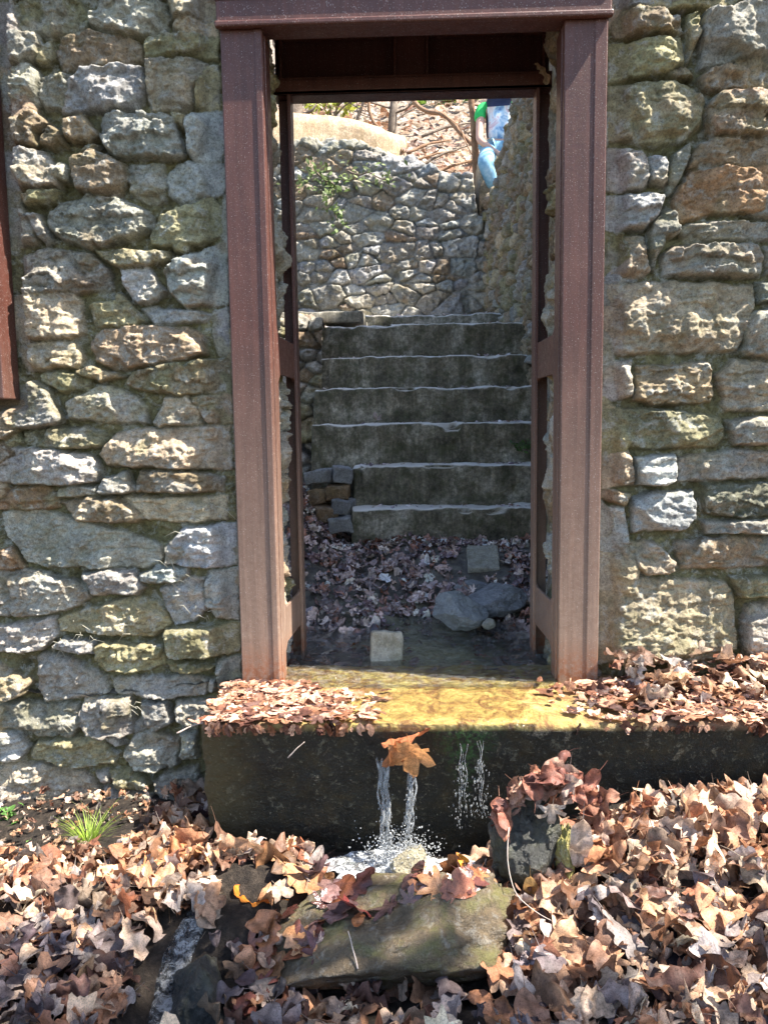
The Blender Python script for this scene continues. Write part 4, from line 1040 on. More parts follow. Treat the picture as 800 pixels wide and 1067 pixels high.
# ---- leaves
def leaf_proto(kind, rg):
    """outline as a grid of quads, length about 1, lying in XY with the tip at +Y"""
    if kind in ('maple', 'broad'):
        na, nr_ = 40, 5; th = np.linspace(0, 2*math.pi, na+1); lobes = [(90, .95, 34), (30, .8, 30), (150, .8, 30), (-25, .62, 28), (205, .62, 28)] if kind == 'broad' else [(90, 1.0, 27), (38, .88, 24), (142, .88, 24), (-10, .66, 22), (190, .66, 22), (-55, .36, 22), (235, .36, 22)]
        rr = np.full(na+1, .30 if kind == 'maple' else .48)
        for a, l, wd in lobes:
            d = np.abs((np.degrees(th)-a+180) % 360-180); rr = np.maximum(rr, l*np.exp(-(d/wd)**1.5))
        rr = rr*(1+.07*np.sin(th*17+1)+.05*np.sin(th*11)); rr[-1] = rr[0]
        f = np.linspace(.02, 1, nr_); X = np.outer(f, rr*np.cos(th))*.6; Y = np.outer(f, rr*np.sin(th))*.6-.08
        edge = np.outer(f, np.ones(na+1)); vein = np.abs(((np.degrees(th)+360-40) % 50)-25)/25; vein = np.outer(np.ones(nr_), vein)
    else:
        ny, nx = 17, 7; t = np.linspace(0, 1, ny); s = np.linspace(-1, 1, nx)
        if kind == 'oak': wd = .29*np.sin(math.pi*np.clip(t*.96+.03, 0, 1))**.6*(1+.28*np.sin(t*math.pi*7.3))
        elif kind == 'beech': wd = .27*np.sin(math.pi*t**.9)**.8+.004
        else: wd = .17*np.sin(math.pi*t**.8)**.7+.006
        X = np.outer(wd, s); Y = np.outer(t-.5, np.ones(nx))+.10*np.abs(X)*(kind == 'oak'); edge = np.abs(np.outer(np.ones(ny), s)); vein = edge.copy()
    return X, Y, edge, vein
def leaf(kind, rg, curl=1.0):
    X, Y, edge, vein = leaf_proto(kind, rg); sh = X.shape
    a, b = rg.normal(0, 1.0, 2)*curl; c = rg.normal(0, .9)*curl; s = rg.uniform(0, 50)
    n = fbm(np.stack([X.ravel()*3.2+s, Y.ravel()*3.2, 0*X.ravel()], 1), 5, 3).reshape(sh)
    # roll around the long axis and along it, so the leaf really curls over
    k1 = a*2.4; k2 = b*1.6
    x = np.where(abs(k1) > .05, np.sin(k1*X)/(k1 if abs(k1) > .05 else 1), X); z = np.where(abs(k1) > .05, (1-np.cos(k1*X))/(k1 if abs(k1) > .05 else 1), 0)
    y = np.where(abs(k2) > .05, np.sin(k2*Y)/(k2 if abs(k2) > .05 else 1), Y); z = z+np.where(abs(k2) > .05, (1-np.cos(k2*Y))/(k2 if abs(k2) > .05 else 1), 0)
    z = z+c*x*y*1.3+n*.17*(.4+curl)+.05*edge*np.sin(edge*3+Y*17+s)*curl
    V = np.stack([x, y, z], -1).reshape(-1, 3); F = grid_faces(*sh)
    shade = (.66+.34*ss(0, .22, vein).ravel())*(1+.45*n.ravel()); shade = shade*np.where(edge.ravel() > .9, .88, 1)
    # stalk
    y0 = Y.min() if kind not in ('maple', 'broad') else -.16
    i0 = np.argmin(np.abs(Y.ravel()-y0)+np.abs(X.ravel())*.5); p = V[i0]; m = len(V)
    q_ = np.array([[-.008, 0, 0], [.008, 0, 0], [.006+.03*a, -.16, .03], [-.004+.03*a, -.16, .03]])+p
    q2 = np.array([[.006+.03*a, -.16, .03], [-.004+.03*a, -.16, .03], [.08*a, -.30, .05], [.08*a+.006, -.30, .05]])+p
    V = np.concatenate([V, q_, q2]); F = np.concatenate([F, [[m, m+1, m+2, m+3], [m+5, m+4, m+7, m+6]]]); shade = np.concatenate([shade, np.full(8, .7)])
    return V, F, shade
rg = np.random.RandomState(3)
KINDS = ['maple']*2+['broad']*4+['oak']*4+['beech']*4+['slim']*2
POOL_ = [leaf(KINDS[i % len(KINDS)], rg, .55+.5*(i % 3)) for i in range(48)]
FLAT_ = [leaf(KINDS[i % len(KINDS)], rg, .22) for i in range(32)]
DRYC = np.array([(.52, .36, .25), (.60, .46, .34), (.44, .27, .17), (.36, .18, .10), (.50, .40, .33), (.66, .53, .40), (.40, .22, .13), (.28, .13, .08), (.55, .36, .22), (.45, .40, .37), (.22, .13, .09)])
WETC = np.array([(.20, .07, .035), (.12, .045, .035), (.30, .12, .05), (.07, .04, .04), (.34, .17, .08), (.16, .09, .08)])
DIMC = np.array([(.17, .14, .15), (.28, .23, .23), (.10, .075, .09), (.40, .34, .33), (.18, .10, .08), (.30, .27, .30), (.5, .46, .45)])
def rotm(yaw, tx, ty):
    return np.array((Matrix.Rotation(yaw, 3, 'Z') @ Matrix.Rotation(tx, 3, 'X') @ Matrix.Rotation(ty, 3, 'Y')))
class Litter:
    def __init__(s): s.V = []; s.F = []; s.C = []; s.n = 0
    def add(s, L_, M, sc, loc, col):
        v, f, sh = L_; s.V.append((v*sc)@M.T+loc); s.F.append(f+s.n); s.C.append(np.outer(sh, col)); s.n += len(v)
    def build(s, name, mat, **k):
        o = mesh_obj(name, np.concatenate(s.V), np.concatenate(s.F), mat, cols=np.concatenate(s.C)); tag(o, kind='stuff', **k); return o
def slope_n(fn, x, y):
    e = .03; return (fn(x+e, y)-fn(x-e, y))/(2*e), (fn(x, y+e)-fn(x, y-e))/(2*e)
def place(fn, x, y, rg, tilt, dz):
    gx, gy = slope_n(fn, x, y); gx, gy = float(gx), float(gy)
    base = np.array(Matrix.Rotation(math.atan(gy), 3, 'X') @ Matrix.Rotation(-math.atan(gx), 3, 'Y'))
    return base@rotm(rg.uniform(0, 6.28), rg.normal(0, tilt), rg.normal(0, tilt)), np.array([x, y, float(fn(x, y))+dz])
def blocked(x, y):                              # the stream and its pool stay clear
    if y > 2.06 and x > SX0-.02: return True
    if ((x+.03)/.21)**2+((y-1.99)/.10)**2 < 1: return True
    if (x+.56)**2/.009+(y-1.60)**2/.05 < 1: return True
    if abs(x+.13) < .37 and 1.70 < y+.15*(x+.08) < 1.93: return rg.rand() < .95
    if abs(x+.12) < .34 and 1.5 < y < 1.80: return rg.rand() < .72
    if (x+.42)**2/.012+(y-1.62)**2/.02 < 1: return True
    return False
lit = Litter(); cand = []
for layer in range(4):
    n = [2000, 2000, 1500, 900][layer]
    for _ in range(n):
        x = rg.uniform(-1.75, 1.75); y = 1.12+1.42*rg.rand()**.9
        if blocked(x, y): continue
        if x < -.80 and y > 2.12 and rg.rand() < .45: continue
        if (x+.90)**2+(y-2.18)**2 < .006: continue
        sc = .055+.095*rg.rand()**1.4
        M, loc = place(gz, x, y, rg, .27+.11*layer, .006+.013*layer+rg.uniform(0, .012))
        if rg.rand() < .12: M = M@rotm(0, rg.uniform(-1.2, 1.2), rg.uniform(-1, 1))
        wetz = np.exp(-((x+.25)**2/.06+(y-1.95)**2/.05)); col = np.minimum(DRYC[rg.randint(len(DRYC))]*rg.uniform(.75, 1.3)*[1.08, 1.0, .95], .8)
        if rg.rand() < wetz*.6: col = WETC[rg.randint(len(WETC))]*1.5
        if x < -.8 and y > 2.08: sc = .014+.03*rg.rand()
        if y < 1.80 and rg.rand() < (.55 if x < .15 else .22): col = DIMC[rg.randint(len(DIMC))]*rg.uniform(.5, 1.0)*[1.05, .96, .90]  # front shade painted in: darker, purplish wet leaf tones
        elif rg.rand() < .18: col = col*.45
        L_ = POOL_[rg.randint(48)]
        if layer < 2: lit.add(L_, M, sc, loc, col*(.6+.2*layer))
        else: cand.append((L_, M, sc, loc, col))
def inframe(p, m=0):
    x, y = proj(p); return m < x < 800-m and m < y < 1067-m
vis = sorted([c for c in cand if inframe(c[3], 6)], key=lambda c: -c[2]*(1+(c[3][2]-float(gz(c[3][0], c[3][1])))*14)/c[3][1])
solo = vis[:118]; ids = set(id(c) for c in solo)
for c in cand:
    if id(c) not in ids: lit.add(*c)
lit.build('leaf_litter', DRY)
LM = [((94, 893), 'the grass tuft'), ((385, 900), 'the plunge pool'), ((240, 985), 'the left end of the mossy rock'), ((510, 960), 'the right end of the mossy rock'),
      ((560, 880), 'the upright dark rock'), ((205, 1030), 'the bottom left dark rock'), ((0, 960), 'the left border'), ((800, 900), 'the right border'), ((670, 1043), 'the grey oval leaf'),
      ((215, 880), "the sill's lower left corner"), ((675, 900), 'the brown upright twig'), ((800, 1060), 'the bottom right corner'), ((0, 1060), 'the bottom left corner'),
      ((272, 730), 'the foot of the left post'), ((605, 725), 'the foot of the right post'), ((402, 686), 'the squared stone block'), ((500, 590), 'the square paving stone'), ((480, 636), 'the pale angular rock'),
      ((340, 560), 'the broken corner of the steps'), ((440, 1000), 'the underside of the mossy rock')]
DNAME = ['tan', 'pale tan', 'rusty brown', 'dark brown', 'greyish tan', 'cream', 'chestnut', 'deep brown', 'orange tan', 'grey', 'blackish brown']
def cname(c):
    r, g_, b_ = c; v = max(c); sat = (v-min(c))/max(v, 1e-6)
    if sat < .25: return 'pale grey' if v > .4 else ('grey' if v > .2 else 'dark grey')
    if v > .52: return 'cream' if sat < .5 else 'orange tan'
    if v > .36: return 'tan' if sat < .52 else 'rusty'
    return 'brown' if v > .22 else 'dark brown'
KN = {'maple': 'star-shaped', 'broad': 'broad pointed', 'oak': 'lobed', 'beech': 'oval', 'slim': 'narrow'}
PENDING = []
def zone(p): return None, None
def settle():
    """give every single leaf the label that points to it: look, side, landmark, and rank when several match"""
    import collections
    D_ = collections.defaultdict(list)
    for o, p, kind, col, grp in PENDING:
        x, y = proj(p); lm = min(LM, key=lambda l: math.hypot(l[0][0]-x, l[0][1]-y)); dx, dy = x-lm[0][0], y-lm[0][1]
        d = ('right of' if dx > 0 else 'left of') if abs(dx) > abs(dy) else ('below' if dy > 0 else 'above')
        if 'border' in lm[1] or 'corner of the' in lm[1] or lm[1].startswith('the bottom right') or lm[1].endswith('left corner') and 'sill' not in lm[1]: d = 'near'
        D_[(cname(col), KN[kind], d, lm[1])].append((math.hypot(dx, dy), o))
    RK = ['', 'second ', 'third ', 'fourth ', 'fifth ', 'sixth ', 'seventh ', 'eighth ', 'ninth ', 'tenth ']
    for (c, k, d, l), L_ in D_.items():
        L_.sort(key=lambda t: t[0])
        for i, (_, o) in enumerate(L_):
            if len(L_) == 1: o['label'] = '%s %s leaf %s %s' % (c, k, d, l)
            else: o['label'] = '%s %s leaf %s %s, %snearest it' % (c, k, d, l, RK[min(i, 9)])
def leaf_obj(L_, M, sc, loc, col, mat, lab, grp, name='fallen_leaf'):
    v, f, sh = L_; o = mesh_obj(name, (v*sc)@M.T, f, mat, cols=np.outer(sh, col), loc=tuple(loc)); tag(o, lab, 'leaf', grp); return o
def kind_of(L_):
    for pool in (POOL_, FLAT_):
        for i, q_ in enumerate(pool):
            if q_ is L_: return KINDS[i % len(KINDS)]
    return 'oak'
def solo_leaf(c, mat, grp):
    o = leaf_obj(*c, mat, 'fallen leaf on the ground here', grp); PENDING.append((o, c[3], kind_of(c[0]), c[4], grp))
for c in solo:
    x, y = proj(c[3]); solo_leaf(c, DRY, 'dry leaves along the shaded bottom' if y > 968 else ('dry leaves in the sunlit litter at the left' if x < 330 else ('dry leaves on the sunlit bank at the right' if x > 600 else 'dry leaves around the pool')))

# leaves matted on the sill, both sides of the ochre strip
sl_ = Litter(); n_solo = 0
for _ in range(1900):
    right = rg.rand() < .62; x = rg.uniform(.42, 1.7) if right else rg.uniform(SX0+.01, -.06)
    y = rg.uniform(2.10, 2.44); f_ = ss(.40, .75, x) if right else ss(-.02, -.35, x)
    if rg.rand() > f_*.9+.15: continue
    if not right and x > -.3 and y > 2.36: continue
    mound = .10*ss(.60, 1.2, x)*ss(2.25, 2.45, y)+.008
    sc = .022+.06*rg.rand()**1.6; dz = mound*rg.rand()+.003; tl = .06+.4*(rg.rand() < .10)
    M = rotm(rg.uniform(0, 6.28), rg.normal(0, tl), rg.normal(0, tl)); loc = np.array([x, y, dz+.008])
    col = (WETC if rg.rand() < .45 else DRYC)[rg.randint(6)]*rg.uniform(.9, 1.6)
    lum = col.mean(); col = (col*.55+np.array([1.55, .76, .50])*lum*.55)*.76
    LL = FLAT_[rg.randint(32)] if tl < .3 else POOL_[rg.randint(48)]
    if n_solo < 34 and sc > .060 and inframe(loc, 4):
        n_solo += 1
        solo_leaf((LL, M, sc, loc, col), DRY, 'leaves matted on the right end of the sill' if right else 'leaves matted on the left end of the sill')
    else: sl_.add(LL, M, sc, loc, col)
    if rg.rand() < .25 and y < 2.2:            # some hang over the edge
        M = rotm(rg.uniform(-.6, .6), R(-70), rg.normal(0, .3)); sl_.add(LL, M, sc*.8, np.array([x, 2.095, -.012]), col)
for _ in range(170):                            # bigger dry ones heaped against the wall at the right
    x = rg.uniform(.66, 1.7); y = rg.uniform(2.22, 2.46); sc = .06+.05*rg.rand(); M = rotm(rg.uniform(0, 6.28), rg.normal(0, .5), rg.normal(0, .5))
    loc = np.array([x, y, .015+(.02+.075*ss(2.2, 2.45, y))*rg.rand()]); sl_.add(POOL_[rg.randint(48)], M, sc, loc, DRYC[rg.randint(len(DRYC))]*rg.uniform(.8, 1.15))
sl_.build('sill_leaf_litter', DRY)

# wet dark leaves on the floor behind the doorway
fl_ = Litter(); n_solo = 0
for _ in range(2300):
    x = rg.uniform(-.75, .72); y = 2.5+1.75*rg.rand()**.8
    st_ = math.exp(-(abs(x-.10)/(.20+.14*ss(3.2, 2.8, y)))**4)*ss(3.5, 3.1, y)
    if rg.rand() < st_*.93: continue
    if abs(x) > .46 and y < 2.95: continue
    if abs(x-.37) < .10 and 3.52 < y < 3.85: continue
    sc = .035+.055*rg.rand(); M, loc = place(fz, x, y, rg, .28, .006+.02*rg.rand()); col = DIMC[rg.randint(len(DIMC))]*rg.uniform(.5, 1.5)*[1.15, 1.0, .88]
    if y > 3.2: col = np.minimum(col*1.4, .75)
    if y < 3.0 and rg.rand() < .55: col = WETC[rg.randint(6)]*1.3
    LL = POOL_[rg.randint(48)] if y > 3.1 else FLAT_[rg.randint(32)]
    if n_solo < 24 and sc > .078 and y < 3.9 and abs(x) < .40: n_solo += 1; solo_leaf((LL, M, sc, loc, col), WET, 'wet leaves on the doorway floor')
    else: fl_.add(LL, M, sc, loc, col)
for i, (d, z) in enumerate(zip(SD, zs)):        # crumbs along the treads
    for _ in range(60):
        x = rg.uniform(at(SL[i]+3, 400, d).x, .66); 
        if rg.rand() < .4: x = .66-.16*rg.rand()
        fl_.add(FLAT_[rg.randint(32)], rotm(rg.uniform(0, 6.28), rg.normal(0, .25), rg.normal(0, .25)), .012+.03*rg.rand()**2, np.array([x, d+.012+.13*rg.rand(), z+.006]), DIMC[rg.randint(len(DIMC))]*2)
fl_.build('floor_leaf_litter', WET)
p = at(392, 437, 4.36); leaf_obj(POOL_[0], rotm(.4, R(40), .2), .10, (p.x, p.y-.01, zs[2]+.03), (.34, .27, .23), DRY, 'pale curled leaf lying alone on the third step', None)

# slope above: leaf layer
hl = Litter()
for _ in range(2600):
    y = 6.9+6.5*rg.rand()**1.3; x = rg.uniform(-.42*y, .30*y); M, loc = place(hz, x, y, rg, .4, .03+.05*rg.rand())
    hl.add(FLAT_[rg.randint(32)], M, .09+.10*rg.rand(), loc, DRYC[rg.randint(len(DRYC))]*rg.uniform(.6, 1.15))
hl.build('hillside_leaf_litter', DRY)

settle()
# single leaves that stand out
PR_ = []
def hero(px, py, Y, kind, seed, sc, rot, col, mat, label, curl=.8, name='fallen_leaf', dz=0):
    g = np.random.RandomState(seed); p = at(px, py, Y); L_ = leaf(kind, g, curl)
    return leaf_obj(L_, rotm(*[R(a) for a in rot]), sc, (p.x, p.y, p.z+dz), col, mat, label, None, name)
hero(427, 788, 2.035, 'broad', 31, .175, (-12, -62, 0), (.72, .36, .15), DRY, 'large orange maple leaf hanging over the lip where the water falls', .6)
hero(408, 786, 2.03, 'broad', 35, .12, (40, -60, 10), (.50, .20, .08), DRY, 'smaller rusty leaf stuck under the large orange maple leaf', .8)
hero(424, 770, 2.06, 'oak', 32, .15, (80, -25, 8), (.50, .18, .08), DRY, 'reddish leaf lying on the sill just above the hanging orange leaf', .4)
hero(670, 1043, 1.64, 'beech', 33, .10, (30, 35, 10), (.50, .50, .50), DRY, 'pale grey oval leaf at the bottom right of the litter', .25, dz=.02)
hero(536, 962, 1.80, 'slim', 34, .20, (35, 40, 0), (.66, .50, .30), DRY, 'long pale yellow leaf propped right of the long mossy rock', .5, dz=.02)
hero(265, 946, 1.90, 'oak', 36, .12, (80, 10, 0), (.58, .20, .03), WET, 'glowing wet orange leaf in the heap left of the pool', .4, dz=.03)
hero(452, 935, 1.80, 'maple', 37, .15, (20, 38, 5), (.42, .16, .06), WET, 'wet red brown leaf plastered on the right end of the mossy rock', .2, dz=.015)
hero(372, 952, 1.78, 'oak', 38, .13, (120, 42, 0), (.20, .045, .04), WET, 'dark maroon wet leaf plastered on the middle of the mossy rock', .2, dz=.015)
hero(330, 990, 1.70, 'maple', 39, .10, (60, 45, 0), (.10, .05, .06), WET, 'blackish wet leaf on the dark lower face of the mossy rock', .2)
hero(553, 930, 1.84, 'slim', 40, .11, (-15, -72, 0), (.60, .36, .14), DRY, 'tawny narrow leaf hanging on the front of the upright dark rock', .4)
hero(604, 880, 1.86, 'slim', 41, .16, (8, -75, 10), (.58, .44, .35), DRY, 'long pinkish leaf hanging right of the yellow lichened stone', .6)
hero(575, 845, 1.86, 'maple', 42, .10, (0, -65, 0), (.60, .50, .42), DRY, 'pale grey pink leaf hanging on the crown of the upright dark rock', .5)
arch_ = Litter(); AR = np.random.RandomState(44); PENDING.clear(); LM_ = LM; LM = [((530, 850), 'the left foot of the leaf arch'), ((572, 805), 'the top of the leaf arch'), ((625, 850), 'the right foot of the leaf arch')]
for k in range(58):
    t = AR.rand(); px = 516+116*t; py = 868-62*math.sin(math.pi*(.06+.88*t))+AR.normal()*8+4; Y = 1.875+.09*AR.rand(); p = at(px, py, Y)
    M_ = np.array(Matrix.Rotation(R(-60*(.5-t)*-2), 3, 'Y') @ Matrix.Rotation(R(35), 3, 'X'))@rotm(AR.uniform(0, 6.28), AR.normal(0, .35), AR.normal(0, .35))
    col = np.array([(.40, .18, .11), (.30, .12, .08), (.48, .28, .2), (.2, .08, .06), (.55, .40, .32)][AR.randint(5)])*AR.uniform(.7, 1.1)
    args = (leaf(['oak', 'broad', 'beech', 'slim'][k % 4], np.random.RandomState(200+k), 1.0), M_, .055+.055*AR.rand(), np.array(p), col)
    if k < 28: solo_leaf(args, DRY, 'leaves draped over the upright dark rock')
    else: arch_.add(*args)
arch_.build('draped_leaf_litter', DRY); settle(); LM = LM_
hero(483, 898, 1.88, 'beech', 48, .06, (40, 40, 0), (.66, .24, .02), DRY, 'small bright orange leaf right of the splash', .3)
hero(567, 74, 2.72, 'oak', 49, .09, (60, 60, 0), (.62, .42, .26), DRY, 'dry leaf caught in the top right corner of the steel frame', .8)
hero(150, 872, 2.28, 'maple', 50, .16, (60, 25, 0), (.62, .46, .33), DRY, 'big pale leaf by the wall foot behind the grass tuft', .7, dz=.02)
hero(560, 735, 2.36, 'maple', 51, .10, (60, 6, 0), (.62, .30, .12), DRY, 'orange leaf flat on the sill in front of the right post', .2)
hero(205, 92+660, 2.40, 'beech', 53, .06, (100, 8, 0), (.55, .30, .22), DRY, 'small pink brown leaf at the far left corner of the sill', .4)

HL = np.random.RandomState(21)
for k in range(44):
    px = HL.uniform(250, 505); t = (px-250)/255; py = 1010-62*t+HL.uniform(-60, 34); Y = 1.86-.0018*(py-930)
    g_ = np.random.RandomState(100+k); col = WETC[HL.randint(6)]*(1.4 if HL.rand() < .5 else .8)
    M_ = rotm(HL.uniform(0, 6.28), 0, 0); M_ = np.array(Matrix.Rotation(R(30+8*(py > 990)), 3, 'X'))@M_; p = at(px, py, Y)
    PR_.append((leaf(['maple', 'oak', 'beech'][k % 3], g_, .12), M_, .06+.06*HL.rand(), p, col))
rk = [o for o in bpy.data.objects if o.get('label', '').startswith('long wet mossy rock')][0]
bpy.context.view_layer.update(); PENDING.clear(); mwi = rk.matrix_world.inverted(); LM = [((250, 985), 'the left end of the mossy rock'), ((375, 975), 'the middle of the mossy rock'), ((505, 940), 'the right end of the mossy rock')]
for L_, M_, sc, p, col in PR_:
    ok, hit, nrm, _i = rk.ray_cast(mwi @ Vector((p[0], p[1], .5)), mwi.to_3x3() @ Vector((0, 0, -1)))
    if not ok: continue
    n = (rk.matrix_world.to_3x3() @ nrm).normalized(); h = rk.matrix_world @ hit; Mq = np.array(n.to_track_quat('Z', 'Y').to_matrix())@rotm(HL.uniform(0, 6.28), 0, 0)
    solo_leaf((L_, Mq, sc, h+n*.010, col), WET, 'wet leaves plastered on the mossy rock')
settle()
# twigs
def twig(pts, r, label, mat=None):
    o = wood('twig', [pt(*a) for a in pts], r, r*.5, mat or PALETW, None, 3, 6, .004, 5); tag(o, label, 'twig'); return o
PALETW = m_plain('bleached_twig', [(.3, (.35, .27, .22)), (.7, (.55, .46, .4))], 30, .7, .3, .002)
twig([(184, 764, 2.24), (200, 757, 2.26), (216, 752, 2.28)], .003, 'pale twig sticking out over the left end of the sill')
twig([(530, 862, 1.84), (528, 905, 1.80), (538, 935, 1.76), (562, 952, 1.72), (590, 968, 1.70)], .0015, 'thin pale curved stem in front of the upright dark rock')
twig([(675, 960, 1.82), (678, 905, 1.86), (672, 868, 1.92)], .003, 'thin brown upright twig in the right leaf bank', BARK2)
twig([(300, 790, 2.08), (310, 780, 2.08), (318, 772, 2.09)], .002, 'short dark twig on the front of the sill below its left leaves')
twig([(372, 1010, 1.62), (366, 985, 1.66), (362, 970, 1.68)], .0022, 'bleached stem bent over the front of the mossy rock')

# ---- grass tufts and seedlings
def tuft(label, px, py, Y, n, h, col, seed, nm='grass_tuft', cat='grass tuft', rad=.025, blade=.0022):
    p = at(px, py, Y); root = empty(nm, tuple(p)); tag(root, label, cat); g = np.random.RandomState(seed); V = []; C = []
    for _ in range(n):
        a = g.uniform(0, 6.28); b = np.array([math.cos(a), math.sin(a), 0])*rad*g.rand(); d = np.array([math.cos(a), math.sin(a), 0])*g.uniform(.1, .9); hh = h*g.uniform(.5, 1.2)
        sd = np.array([-math.sin(a), math.cos(a), 0])*blade; c = np.array(col)*g.uniform(.6, 1.4)
        for k in range(4):
            f0, f1 = k/4, (k+1)/4
            P = lambda f: b+d*hh*f*f+np.array([0, 0, hh*(f-.25*f*f)])
            V += [P(f0)-sd*(1-f0), P(f0)+sd*(1-f0), P(f1)+sd*(1.02-f1), P(f1)-sd*(1.02-f1)]; C += [c]*4
    m = len(V)//4; mesh_obj('blades', np.array(V), np.arange(4*m).reshape(m, 4), GREEN, root, cols=np.array(C), smooth=False)
tuft('bright yellow green grass tuft in the litter near the left wall', 94, 888, 2.18, 160, .13, (.30, .42, .06), 1)
tuft('few long dry grass blades leaning from the foot of the left wall', 108, 880, 2.30, 7, .22, (.4, .42, .2), 2, rad=.01)
def seedling(label, px, py, Y, n, size, col, seed):
    p = at(px, py, Y); root = empty('seedling', tuple(p)); tag(root, label, 'seedling'); g = np.random.RandomState(seed); L2 = Litter()
    for _ in range(n):
        d = g.normal(size=3)*[.03, .02, .012]+[0, 0, .02]; L2.add(leaf('beech', g, .3), rotm(g.uniform(0, 6.28), g.normal(.3, .4), g.normal(0, .4)), size*g.uniform(.6, 1.3), d, np.array(col)*g.uniform(.6, 1.4))
    mesh_obj('leaves', np.concatenate(L2.V), np.concatenate(L2.F), GREEN, root, cols=np.concatenate(L2.C)); wood('stem', [(0, 0, -.03), (.003, 0, .0), (0, .004, .03)], .002, .001, BARK2, root, 1, 5, 0, 3)
seedling('green leafy seedling at the left border by the wall foot', 8, 856, 2.36, 16, .035, (.12, .26, .06), 1)
seedling('small seedling in the bare soil left of the grass tuft', 34, 886, 2.22, 8, .025, (.15, .28, .07), 2)
seedling('seedling at the left border below the wall seedling', 6, 902, 2.14, 12, .03, (.12, .24, .05), 3)
seedling('tiny two leaved seedling low among the left leaves', 66, 984, 1.84, 5, .035, (.13, .3, .06), 4)
# dry threads of dead grass hanging from the joints of the left wall
gT = np.random.RandomState(8); V = []; F = []; n0 = 0; GR = m_plain('dead_grass', [(.3, (.30, .28, .2)), (.7, (.5, .47, .38))], 30)
for (px, py) in [(75, 665), (90, 660), (62, 672), (176, 600), (186, 605), (200, 558), (52, 755), (128, 655), (140, 738), (36, 600), (215, 640), (110, 560), (225, 530)]:
    for _ in range(6):
        p = np.array(at(px+gT.normal()*6, py+gT.normal()*4, WY-.035)); d = gT.normal(size=3)*[.03, .01, .02]
        v, f = tube([p, p+d*.5+[0, -.01, .01], p+d+[0, -.004, -.012]], [.0011, .001, .0006], 4); V.append(v); F += [tuple(i+n0 for i in t) for t in fix(f)]; n0 += len(v)
o = mesh_obj('dead_grass', np.concatenate(V), F, GR); tag(o, kind='stuff')

# ---- water
def sheet(name, pts_fn, nx, ny, mat, solid=False):
    a, b = np.meshgrid(np.linspace(0, 1, nx), np.linspace(0, 1, ny), indexing='ij'); V = pts_fn(a.ravel(), b.ravel())
    o = mesh_obj(name, V, grid_faces(nx, ny), mat); return tag(o, kind='structure')
WATER = m_water('stream_water', (.92, .94, .88), (30, 60, 30), 1., .02, foam_glint=.10)  # the white patches here are ripple glints painted into the colour
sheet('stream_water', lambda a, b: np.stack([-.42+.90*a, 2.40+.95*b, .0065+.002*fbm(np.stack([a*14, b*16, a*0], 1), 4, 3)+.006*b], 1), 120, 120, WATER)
FILM = m_water('sill_water_film', (.97, .96, .9), (55, 55, 55), .9, .006)
sheet('sill_water', lambda a, b: np.stack([-.16+.52*a+.02*np.sin(b*9), 2.095+.31*b, .013+.0025*fbm(np.stack([a*18, b*12, a*0], 1), 6, 3)-.02*ss(.05, 0, b)], 1), 110, 70, FILM)
FOAM = m_water('plunge_pool_water', (.62, .68, .64), (45, 45, 45), 1., .012, foam_glint=.9, milky=.12)
def pool(a, b):
    th = a*2*math.pi; r = b*(1+.15*np.sin(th*3+1)+.1*np.sin(th*5)); x = -.04+.21*r*np.cos(th); y = 1.985+.10*r*np.sin(th)
    n = fbm(np.stack([x*26, y*26, x*0], 1), 7, 4); return np.stack([x, y, -.368+.018*n+.025*np.exp(-((x-.0)**2+(y-2.0)**2)/.004)], 1)
sheet('pool_water', pool, 90, 40, FOAM)
def trickle(a, b):
    x = -.575+.075*a+.02*np.sin(b*7)-.05*(1-b); y = 1.38+.50*b
    return np.stack([x, y, gz(x, y)+.016-.03*(2*a-1)**4+.012*fbm(np.stack([x*30, y*22, x*0], 1), 4, 3)], 1)
sheet('trickle_water', trickle, 36, 110, m_water('trickle_water', (.5, .55, .62), (70, 50, 60), 1., .014, foam_glint=.35, milky=.01))
FALL = m_water('falling_water', (.96, .97, .98), (150, 150, 25), 1., .01, foam_glint=.25, milky=.12)
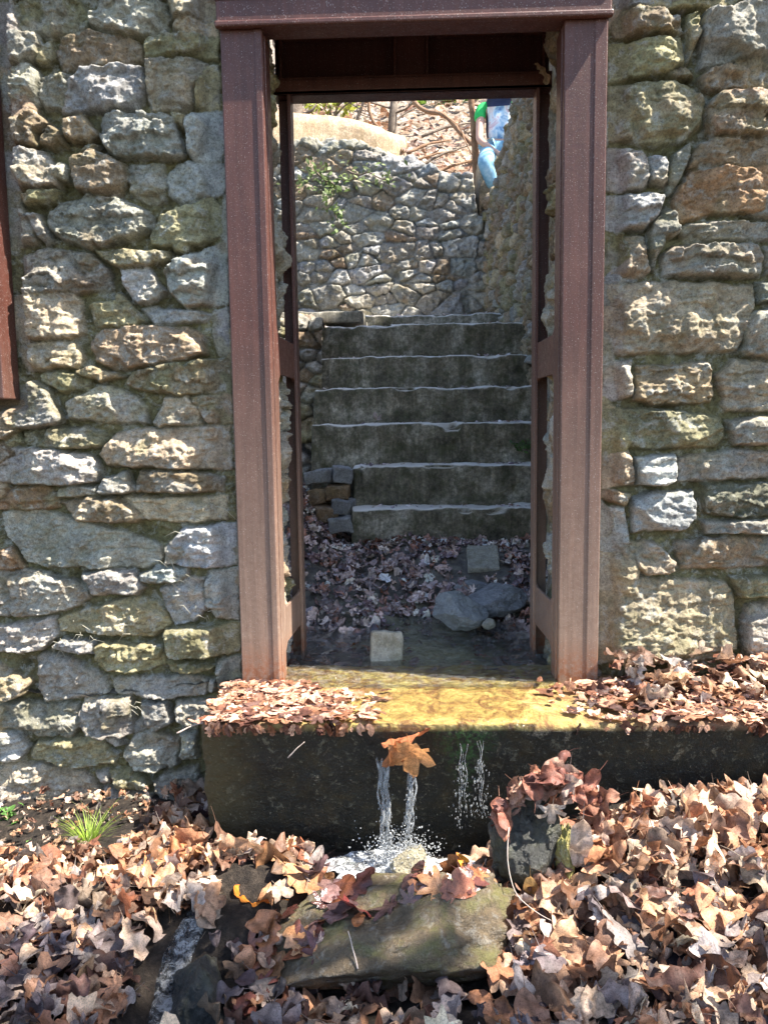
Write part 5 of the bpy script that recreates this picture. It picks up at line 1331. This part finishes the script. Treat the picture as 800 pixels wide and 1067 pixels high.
def fall(name, px0, px1, py0, py1, Y0, Y1, n, r, seed, wid):
    g = np.random.RandomState(seed); V = []; F = []; m = 0
    for k in range(n):
        o0 = g.normal()*wid; ph = g.uniform(0, 6); ks = np.linspace(0, 1, 40); a_, b_ = np.array(at(px0, py0, Y0)), np.array(at(px1, py1, Y1)); e = g.uniform(.75, 1)
        P = [a_+(b_-a_)*t*e+[o0*(1-.3*t)+.004*math.sin(t*13+ph), .004*math.cos(t*11+ph), 0] for t in ks]
        rad = r*g.uniform(.25, 1.0)*np.minimum(1, .15+ks*5)*(1-.35*ks)*(1+.45*np.sin(ks*34+ph)*ks+.3*np.sin(ks*71+ph*2)*ks)
        v, f = tube(P, np.maximum(rad, .0006), 7); V.append(v); F += [tuple(i+m for i in t) for t in fix(f)]; m += len(v)
    for _ in range(n*34):                       # drops
        t = g.uniform(.25, 1.05); c = a_+(b_-a_)*t+g.normal(size=3)*[wid*1.3*(.4+t), .008, 0]; s = g.uniform(.0006, .0020)
        v, f = ICO2; V.append(v*[s, s, s*g.uniform(1.2, 4)]+c); F += [tuple(int(i)+m for i in t_) for t_ in f]; m += len(v)
    o = mesh_obj(name, np.concatenate(V), F, FALL); return tag(o, kind='structure')
fall('falling_water', 399, 404, 790, 905, 2.06, 2.0, 12, .0040, 1, .0075)
fall('falling_water', 429, 424, 800, 886, 2.06, 2.0, 10, .0040, 2, .006)
fall('falling_water', 479, 480, 775, 858, 2.065, 2.05, 3, .0012, 3, .010)
fall('falling_water', 500, 502, 772, 848, 2.065, 2.05, 3, .0011, 4, .010)
g = np.random.RandomState(5); V = []; F = []; m = 0                      # splash
for _ in range(1100):
    c0 = np.array(at(g.choice([406, 424, 424]), 893, 2.0)); d = g.normal(size=3)*[.045, .03, .03]; d[2] = abs(d[2])-.005; s = g.uniform(.0006, .0021)*(1 if g.rand() > .06 else 1.7)
    v, f = ICO2; V.append(v*s*g.uniform(.7, 1.4, 3)+c0+d); F += [tuple(int(i)+m for i in t_) for t_ in f]; m += len(v)
o = mesh_obj('splashing_water', np.concatenate(V), F, m_water('splash_water', (.95, .96, .98), (90, 90, 90), 1., .01, foam_glint=.4, milky=.25)); tag(o, kind='structure')
